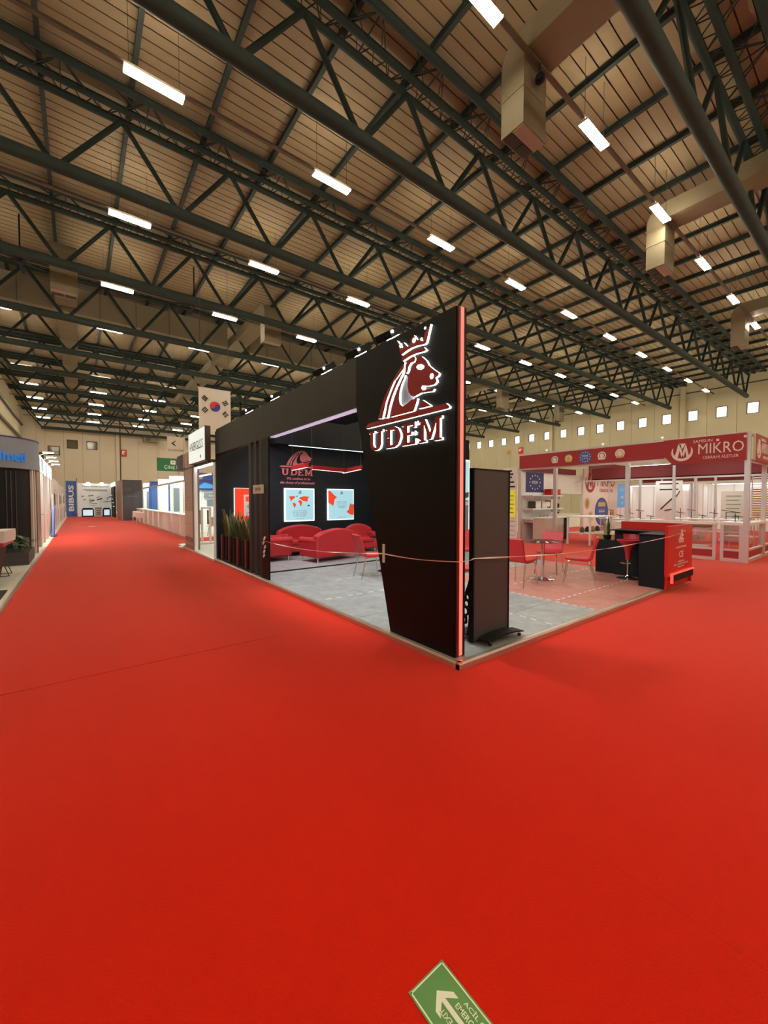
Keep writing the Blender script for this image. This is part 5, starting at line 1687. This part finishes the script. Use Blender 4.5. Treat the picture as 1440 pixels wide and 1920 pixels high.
# end stand with the blue vertical banner
eb = thing('end_stand', 'bright white end stand with technical drawings closing the aisle', 'booth', (1.3, 49.1, 0))
for q in range(3):
    MB().box(-0.10 + q * 0.94, 0.82 + q * 0.94, 49.0, 49.06, 0.0, 3.27).build('wall_board', 'glowwhite', eb)
fr = fy(0, 49.0, 0)
lettering('Teknik Hortum Sistemleri', fr, 0.25, 2.45, 2.90, 3.08, 'boxdark', eb, 0.0, 0.01)
for k in range(2):
    MB().rect(fr, 0.35 + 0.2 * k, 2.3, 2.62 - 0.12 * k, 2.68 - 0.12 * k, 0, 0.01).build('text_line', 'boxgrey', eb)
random.seed(11)
for k in range(16):
    a = random.uniform(0.7, 2.3)
    b = random.uniform(1.15, 1.95) - abs(a - 1.5) * 0.2
    L = random.uniform(0.15, 0.5)
    an = random.uniform(-0.2, 0.9)
    MB().prism([(a, b), (a + L * math.cos(an), b + L * math.sin(an)), (a + L * math.cos(an) - 0.02, b + L * math.sin(an) + 0.06), (a - 0.02, b + 0.06)], fr, 0, 0.008).build('machine_drawing', 'boxgrey' if k % 2 else 'boxdark', eb)
for (a, b) in ((0.2, 1.95), (0.35, 1.6), (0.75, 2.0), (0.95, 2.05)):
    MB().rect(fr, a, a + 0.2, b, b + 0.08, 0, 0.008).build('machine_drawing', 'boxdark', eb)
for q, x in enumerate((0.75, 1.85)):
    MB().box(x - 0.12, x + 0.12, 48.85, 49.0, 3.27, 3.36).build('top_lamp', 'spot', eb)
for k in range(5):
    MB().box(2.62, 2.72, 44.5 + 0.9 * k, 45.3 + 0.9 * k, 0.0, 2.9).build('side_shelf', 'black2', eb)
    MB().box(2.55, 2.63, 44.6 + 0.9 * k, 45.2 + 0.9 * k, 1.0 + 0.35 * (k % 4), 1.05 + 0.35 * (k % 4)).build('lit_shelf', 'litsign', eb)
MB().box(2.60, 2.72, 44.5, 48.95, 2.9, 3.3).build('fascia', 'litsign', eb)
t = thing('vertical_banner', 'tall blue banner with BIBUS in upright white letters', 'banner', (-0.56, 48.9, 0))
MB().box(-0.98, -0.15, 48.85, 48.95, 0.02, 3.46).build('panel', 'blue', t)
f3 = Fr((-0.28, 48.85, 0), Z3, -X3)
lettering('BIBUS', f3, 0.55, 3.05, 0.10, 0.50, 'printwhite', t, 0.0, 0.02, bold=0.03)
MB().tube((-0.15, 48.9, 3.4), (-0.15, 48.9, 3.75), 0.03, 6).build('mast', 'bronze', t)
for k, (x0, x1) in enumerate(((0.2, 1.15), (1.85, 2.5))):
    t = thing('lounge_seat', ['black tub seat with a pale lit front, left before the end stand', 'black tub seat with a pale lit front, right before the end stand'][k], 'seat', ((x0 + x1) / 2, 47.9, 0), 'black tub seats')
    MB().box(x0, x1, 47.8, 47.95, 0.02, 0.12).build('base', 'black2', t)
    for x in (x0, x1 - 0.10):
        MB().prism([(x, 0.02), (x + 0.10, 0.02), (x + 0.10, 0.72), (x, 0.65)], fy(0, 47.8, 0), -0.6, 0).build('arm', 'black2', t)
    MB().prism([(x0, 0.65), (x0 + 0.1, 0.85), (x1 - 0.1, 0.85), (x1, 0.65), (x1 - 0.1, 0.68), (x0 + 0.1, 0.68)], fy(0, 47.8, 0), -0.6, 0).build('rim', 'black2', t)
    MB().box(x0 + 0.1, x1 - 0.1, 47.86, 48.3, 0.12, 0.68).build('lit_front', 'screenblue', t)
t = thing('white_counter', 'small white counter with grey drawings between the tub seats', 'counter', (1.5, 48.2, 0))
MB().box(1.25, 1.75, 48.0, 48.4, 0, 0.8).build('body', 'white', t)
MB().box(1.22, 1.78, 47.97, 48.43, 0.8, 0.86).build('counter_top', 'black2', t)
for k in range(3):
    MB().box(1.35, 1.65, 47.99, 48.0, 0.2 + 0.18 * k, 0.28 + 0.18 * k).build('print', 'boxgrey', t)
t = thing('paper_scrap', 'small white scrap lying on the red aisle far away', 'paper', (0.55, 30, 0))
MB().obox((0.6, 30.0, 0.004), (0.35, 0.25, 0.006), Euler((0, 0, 0.4)).to_matrix()).build('sheet', 'paper', t)

# ================================================================== left side of the aisle
lp = thing('stand_platform', 'beige raised floor edge of the stand on the left of the aisle', 'platform', (-2.5, 12, 0))
MB().box(-5.0, -0.93, 7.2, 17.4, 0.0, 0.045).build('deck', 'tile', lp)
MB().box(-5.0, -1.0, 7.2, 9.4, 0.045, 0.05).build('dark_sheet', 'black2', lp)
MB().box(-0.93, -0.89, 5.0, 17.4, 0.0, 0.05).build('kerb', 'alured', lp)
CX, CY, RR = -2.42, 15.7, 1.5


def arc_wall(name, r0, r1, z0, z1, m, parent, a0=-PI, a1=0.5, n=40):
    mb = MB()
    for k in range(n + 1):
        a = a0 + (a1 - a0) * k / n
        i = len(mb.v)
        for r, z in ((r1, z0), (r1, z1), (r0, z1), (r0, z0)):
            mb.v.append(Vector((CX + r * math.cos(a), CY + r * math.sin(a), z)))
        if k:
            for q in range(4):
                mb.face([i - 4 + q, i - 4 + (q + 1) % 4, i + (q + 1) % 4, i + q])
    mb.face([3, 2, 1, 0])
    i = len(mb.v) - 4
    mb.face([i, i + 1, i + 2, i + 3])
    return mb.build(name, m, parent, smooth=True)


cv = thing('curved_stand', 'round black stand with a grey curved fascia at the left edge', 'booth', (CX, CY, 0))
arc_wall('curved_fascia', RR - 0.08, RR, 2.47, 3.28, mat('blue grey fascia', (0.22, 0.25, 0.29), 0.5, var=0.06), cv)
arc_wall('curved_wall', RR - 0.2, RR - 0.08, 0.05, 2.47, 'black2', cv)
arc_wall('cornice', RR - 0.12, RR + 0.01, 3.28, 3.32, 'navy', cv)
for a in (-0.90, -0.82, -0.73):
    MB().obox((CX + (RR - 0.075) * math.cos(a), CY + (RR - 0.075) * math.sin(a), 1.3), (0.012, 0.018, 2.2), Euler((0, 0, a)).to_matrix()).build('light_groove', 'darkgrey', cv)
for q, a in enumerate((-0.36, -0.27, -0.18)):
    MB().obox((CX + (RR - 0.05) * math.cos(a), CY + (RR - 0.05) * math.sin(a), 1.26), (0.06, 0.04, 2.4), Euler((0, 0, a)).to_matrix()).build('upright', 'offwhite' if q < 2 else 'cladding2', cv)
A_end = -0.585


def bendcyl(a, b, c):
    t = A_end + (a) / RR
    r = RR + c
    return Vector((CX + r * math.cos(t), CY + r * math.sin(t), b))


lettering('ilmeti', None, -0.74, 0.0, 2.66, 2.93, 'bluetext', cv, 0.002, 0.03, bend=bendcyl, bold=0.02, label='blue raised lettering on the curved fascia')
# plant in a low planter box
pb = thing('potted_plant', 'leafy green bush in a low grey planter by the curved stand', 'plant', (-1.35, 13.6, 0.045))
MB().box(-1.75, -0.98, 12.8, 14.4, 0.045, 0.33).build('planter_box', 'darkgrey', pb)
MB().box(-1.72, -1.0, 12.83, 14.37, 0.33, 0.335).build('soil', 'soil', pb)
bush = []
for k in range(4):
    mb = MB()
    w, L = 0.05, random.uniform(0.25, 0.38)
    for (x, y, z) in ((0, 0, 0), (L * 0.45, w, L * 0.5), (L * 0.45, -w, L * 0.5), (L, 0, L * random.uniform(0.3, 0.7)), (L * 0.45, 0, L * 0.46)):
        mb.v.append(Vector((x, y, z)))
    for f in ((0, 2, 4), (0, 4, 1), (1, 4, 3), (4, 2, 3), (0, 1, 3, 2)):
        mb.face(list(f))
    o = mb.build('leaf', 'leaf')
    bush.append(o.data)
    bpy.data.objects.remove(o, do_unlink=True)
for k in range(70):
    o = bpy.data.objects.new('leaf', random.choice(bush))
    COL.objects.link(o)
    o.parent = pb
    o.location = Vector((random.uniform(-1.65, -1.05), random.uniform(12.95, 14.3), random.uniform(0.32, 0.5))) - Vector(pb.location)
    o.rotation_euler = (random.uniform(-0.3, 0.3), random.uniform(-0.5, 0.3), random.uniform(0, 2 * PI))
# slanted counter at the left edge
ct = thing('slanted_counter', 'white topped counter on a slanted black base cut by the left edge', 'counter', (-1.9, 10.9, 0.045))
MB().prism([(10.2, 0.80), (11.85, 0.74), (11.95, 0.86), (11.9, 0.98), (10.2, 1.02)], Fr((-2.9, 0, 0), Y3, Z3), 0, 1.78).build('counter_top', 'offwhite', ct)
MB().prism([(10.2, 0.72), (11.7, 0.70), (11.85, 0.74), (10.2, 0.80)], Fr((-2.9, 0, 0), Y3, Z3), 0, 1.76).build('red_underside', 'mikro', ct)
MB().prism([(9.5, 0.05), (9.9, 0.05), (11.2, 0.72), (10.2, 0.72)], Fr((-2.9, 0, 0), Y3, Z3), 0, 1.72).build('slanted_base', 'black2', ct)
wc = thing('sled_chair', 'wire sled base chair beside the slanted counter', 'chair', (-1.25, 11.3, 0.045))
for y in (11.05, 11.45):
    MB().path([(-1.65, y, 0.45), (-1.62, y, 0.06), (-1.15, y, 0.06), (-1.28, y, 0.44)], 0.012, 6).build('sled_leg', 'bronze', wc)
MB().box(-1.7, -1.25, 11.0, 11.5, 0.45, 0.49).build('seat', 'black2', wc)
MB().box(-1.74, -1.70, 11.0, 11.5, 0.45, 0.68).build('backrest', 'black2', wc)

# white stands further along the left side
LB = [(17.9, 25.6, 3.15), (27.0, 33.5, 2.75), (34.5, 41.0, 2.7), (42.0, 48.0, 2.7)]
LN = ['nearest the curved stand', 'second on the left', 'third on the left', 'beside the blue banner']
for k, (y0, y1, h) in enumerate(LB):
    t = thing('exhibition_booth', 'white booth along the left of the aisle, %s' % LN[k], 'booth', (-2.2, (y0 + y1) / 2, 0), 'white booths on the left')
    n = max(2, int((y1 - y0) / 1.6))
    s = (y1 - y0) / n
    for q in range(n):
        a, b = y0 + s * q, y0 + s * (q + 1)
        MB().box(-1.10, -1.06, a + 0.05, b - 0.05, 0.05, 1.05).build('front_panel', 'offwhite', t)
        if q % 3 != 1:
            MB().box(-1.10, -1.06, a + 0.05, b - 0.05, 1.10, h - 0.55).build('front_panel', 'white' if q % 2 else 'offwhite', t)
        MB().box(-1.14, -1.03, a - 0.04, a + 0.04, 0, h - 0.1).build('post', 'alu', t)
    MB().box(-1.12, -1.04, y0, y1, h - 0.55, h).build('fascia', 'litsign' if k == 0 else 'offwhite', t)
    MB().box(-3.6, -1.12, y0, y0 + 0.05, 0, h - 0.1).build('end_wall', 'offwhite' if k else 'white', t)
    MB().box(-3.65, -3.6, y0, y1, 0, h - 0.1).build('back_wall', 'white', t)
    if k == 0:
        fr = Fr((-1.04, 0, 0), Y3, Z3)
        for q in range(3):
            MB().rect(fr, y0 + 0.3 + q * 0.5, y0 + 0.45 + q * 0.5, h - 0.5, h - 0.08, 0, 0.01).build('blue_stripe', 'blue', t)
        MB().disc(fr, y0 + 3.6, h - 0.3, 0.24, 0, 0.01, 18).build('round_mark', 'blue', t)
        MB().disc(fr, y0 + 3.6, h - 0.3, 0.15, 0.01, 0.014, 16).build('round_mark_heart', 'litsign', t)
    if k > 0:
        for q in range(2):
            MB().box(-1.045, -1.03, y0 + 1.0 + 2.2 * q, y0 + 1.9 + 2.2 * q, 1.35, 1.95).build('poster', 'bronze' if q == 0 else 'cladding', t)
    strip_lamp('strip lamp of the left booth %s' % LN[k], -2.3, y0 + 1, y1 - 1, h - 0.05, 40, 'booth lamps on the left')
for k in range(4):
    y = 18.3 + 1.9 * k
    t = thing('arm_spotlight', '%s white arm spotlight over the nearest white booth on the left' % ORD[k], 'spotlight', (-1.08, y, 3.15), 'arm spotlights on the left')
    MB().tube((-1.08, y, 3.15), (-0.80, y, 3.28), 0.012, 6).build('arm', 'white', t)
    MB().box(-0.98, -0.66, y - 0.06, y + 0.06, 3.27, 3.31).build('lamp_head', 'white', t)
    MB().box(-0.96, -0.68, y - 0.05, y + 0.05, 3.255, 3.27).build('lamp_face', 'spot', t)
    ld = bpy.data.lights.new('arm_spot', 'SPOT')
    ld.energy = 210
    ld.color = (0.95, 1.0, 0.98)
    ld.spot_size = math.radians(130)
    ld.spot_blend = 0.8
    ld.shadow_soft_size = 0.12
    lo = bpy.data.objects.new('arm_spot_beam', ld)
    COL.objects.link(lo)
    lo.parent = t
    lo.location = (0.28, 0, 0.09)
    lo.rotation_euler = (0, math.radians(12), 0)
t = thing('leaning_banner', 'blue and white banner leaning at the edge of the left booths', 'banner', (-0.9, 23.6, 0))
MB().prism([(22.9, 0.0), (24.3, 0.0), (24.9, 1.3), (24.4, 1.35)], Fr((-0.98, 0, 0), Y3, Z3), 0, 0.06).build('cloth', 'blue', t)
MB().box(-1.0, -0.80, 22.6, 23.8, 0.0, 0.04).build('foot', 'navy', t)
MB().box(-1.02, -0.98, 24.3, 25.0, 0.0, 1.9).build('white_back', 'white', t)

# ================================================================== hanging signs, flag, wall signs
fl = thing('korean_flag', 'white hanging flag with red and blue circle above the aisle', 'flag', (5.0, 20, 4.7))
fr = Fr((4.494, 20.0, 4.713), X3, Z3)
w, h = 1.44, 2.15
mb = MB()
n = 12
for k in range(n + 1):
    a = w * k / n
    i = len(mb.v)
    for b, c in ((0, 0.006), (h, 0.006), (h, -0.006), (0, -0.006)):
        mb.v.append(fr.p(a, b, c + 0.012 * math.sin(k * 1.3) * (1 - b / h)))
    if k:
        for q in range(4):
            mb.face([i - 4 + q, i - 4 + (q + 1) % 4, i + (q + 1) % 4, i + q])
mb.build('cloth', mat('flag cloth', (0.66, 0.60, 0.52), 0.8, var=0.04), fl)
# photo: circle centre at 0.5 w, 0.545 h below the top region
cx0, cy0, r = 0.72, 1.33, 0.235
tilt = math.radians(-25)


def rotp(a, b, ang, ca, cb):
    return (ca + a * math.cos(ang) - b * math.sin(ang), cb + a * math.sin(ang) + b * math.cos(ang))


red, blu = [], []
for k in range(25):
    t_ = PI * k / 24
    red.append((r * math.cos(t_), r * math.sin(t_)))
for k in range(13):
    t_ = PI + PI * k / 12
    red.append((-r / 2 + r / 2 * math.cos(t_), r / 2 * math.sin(t_)))
for k in range(1, 13):
    t_ = PI - PI * k / 12
    red.append((r / 2 + r / 2 * math.cos(t_), r / 2 * math.sin(t_)))
MB().disc(fr, cx0, cy0, r, 0.02, 0.026, 32).build('blue_half', 'flagblue', fl)
MB().prism([rotp(a, b, tilt + PI * 0.12, cx0, cy0) for a, b in red[:-1]], fr, 0.026, 0.032).build('red_half', 'flagred', fl)
for (ca, cb, ang, pat) in ((0.27, 1.66, 0.9, (1, 1, 1)), (1.19, 1.55, -0.95, (0, 1, 0)), (0.27, 1.12, -0.75, (1, 0, 1)), (1.19, 1.02, 0.75, (0, 0, 0))):
    for q in range(3):
        off = (q - 1) * 0.075
        L = 0.12
        segs = [(-L, L)] if pat[q] else [(-L, -0.015), (0.015, L)]
        for (s0, s1) in segs:
            pts = [rotp(off - 0.026, s0, ang - PI / 2 + PI / 2, ca, cb), rotp(off + 0.026, s0, ang, ca, cb), rotp(off + 0.026, s1, ang, ca, cb), rotp(off - 0.026, s1, ang, ca, cb)]
            MB().prism([(a, b) for a, b in pts], fr, 0.018, 0.026).build('trigram_bar', 'printblack', fl)
MB().tube(fr.p(-0.03, h, 0), fr.p(w + 0.03, h, 0), 0.015, 6).build('top_rod', 'alu', fl)
for a in (0.1, w - 0.1):
    MB().tube(fr.p(a, h, 0), fr.p(a, ZR - 4.72, 0), 0.006, 4).build('hanging_wire', 'wire', fl)
MB().box(5.2, 5.26, 19.97, 20.03, 4.60, 4.71).build('clip', 'grille', fl)

gs = thing('exit_sign', 'green hanging sign with white lettering for the exit', 'sign', (4.8, 30, 3.55))
fr = fy(4.131, 30.0, 3.553)
MB().rect(fr, 0, 1.75, 0, 0.86, -0.05, 0).build('board', 'green', gs)
lettering('Çıkış Exit', fr, 0.42, 1.62, 0.10, 0.40, 'printwhite', gs, 0.0, 0.008)
MB().rect(fr, 0.80, 1.10, 0.45, 0.72, 0, 0.008).build('symbol_field', 'printwhite', gs)
MB().disc(fr, 0.95, 0.60, 0.05, 0.008, 0.012, 10).build('symbol', 'flagred', gs)
for a in (0.15, 1.6):
    MB().tube(fr.p(a, 0.86, -0.025), fr.p(a, ZR - 3.56, -0.025), 0.006, 4).build('hanging_wire', 'wire', gs)

kb = thing('hall_banner', 'beige hanging banner with a dark bird mark and KOSGEB', 'banner', (7, 40, 5))
fr = fy(6.327, 40.0, 4.6)
MB().rect(fr, 0, 1.45, 0, 2.72, -0.01, 0).build('cloth', mat('beige banner', (0.60, 0.50, 0.41), 0.8, var=0.04), kb)
lettering('KOSGEB', fr, 0.12, 1.32, 1.42, 1.58, 'printblack', kb, 0.0, 0.008)
MB().prism([(0.72, 2.40), (0.30, 2.10), (0.72, 1.82), (0.62, 2.05), (0.46, 2.12), (0.62, 2.2)], fr, 0, 0.01).build('bird_mark', 'printblack', kb)
for a in (0.1, 1.35):
    MB().tube(fr.p(a, 2.72, 0), fr.p(a, ZR - 4.61, 0), 0.008, 4).build('hanging_wire', 'wire', kb)

for k, (f, a0, a1, b0, b1, lab) in enumerate(((Fr((0, 69.98, 0), X3, Z3), 5.05, 5.75, 8.0, 9.05, 'small red fire sign on the far wall beside the drain pipe'),
                                             (Fr((49.98, 0, 0), -Y3, Z3), -33.6, -32.85, 8.2, 9.1, 'small red fire sign on the right wall under the windows'))):
    t = thing('fire_sign', lab, 'sign', f.p((a0 + a1) / 2, b0, 0), 'red fire signs')
    MB().rect(f, a0, a1, b0, b1, 0, 0.03).build('board', 'flagred', t)
    MB().rect(f, a0 + 0.12, a1 - 0.2, b0 + 0.35, b1 - 0.2, 0.03, 0.035).build('symbol', 'printwhite', t)
    MB().disc(f, (a0 + a1) / 2 + 0.1, (b0 + b1) / 2, 0.13, 0.035, 0.04, 12).build('symbol', 'flagred', t)
f = Fr((49.98, 0, 0), -Y3, Z3)
t = thing('warning_sign', 'small yellow sign on the right wall left of the fire sign', 'sign', (49.95, 35.2, 8.3))
MB().rect(f, -35.55, -34.8, 8.25, 8.9, 0, 0.03).build('board', 'amber', t)
MB().prism([(-35.3, 8.6), (-35.05, 8.6), (-35.17, 8.4)], f, 0.03, 0.035).build('symbol', 'printblack', t)
t = thing('wall_blower', 'galvanised wall blower under the roof on the far wall', 'air unit', (8.7, 69.5, 10.3))
MB().box(7.8, 9.7, 69.0, 69.95, 10.35, 11.2).build('casing', 'duct', t)
MB().tube((8.4, 68.95, 10.75), (8.4, 69.0, 10.75), 0.35, 16).build('fan_ring', 'bronze', t)
MB().path([(7.8, 69.3, 11.3), (7.2, 69.2, 11.0), (7.6, 69.1, 10.5)], 0.05, 6).build('hose', 'alu', t)

# ================================================================== floor sticker
sg = thing('floor_sticker', 'green emergency exit arrow sticker on the red carpet', 'sticker', (0.9, 0.7, 0))
fr = Fr((0.82, 0.940, 0.0), -Y3, X3)       # a runs away from the arrow head (towards -y), b to the right (+x)
MB().rect(fr, 0, 0.42, 0, 0.155, 0.0005, 0.002).build('base', 'signgreen', sg)
for r_ in ((0.005, 0.415, 0.005, 0.0095), (0.005, 0.415, 0.1455, 0.150), (0.005, 0.0095, 0.005, 0.150), (0.4105, 0.415, 0.005, 0.150)):
    MB().rect(fr, *r_, 0.002, 0.0026).build('border_line', 'luminous', sg)
MB().prism([(0.052, 0.0775), (0.088, 0.118), (0.110, 0.118), (0.082, 0.085), (0.36, 0.085), (0.36, 0.070), (0.082, 0.070), (0.110, 0.037), (0.088, 0.037)], fr, 0.002, 0.0028).build('arrow', 'luminous', sg)
lettering('EMERGENCY EXIT', fr, 0.116, 0.287, 0.0935, 0.1105, 'luminous', sg, 0.002, 0.0008, bold=0.01)
lettering('ACİL ÇIKIŞ', fr, 0.128, 0.25, 0.116, 0.138, 'luminous', sg, 0.002, 0.0008, bold=0.01)
fr2 = Fr((0.82, 0.940, 0.0), Y3, -X3)
lettering('EMERGENCY EXIT', fr2, -0.266, -0.095, -0.062, -0.045, 'luminous', sg, 0.002, 0.0008, bold=0.01)
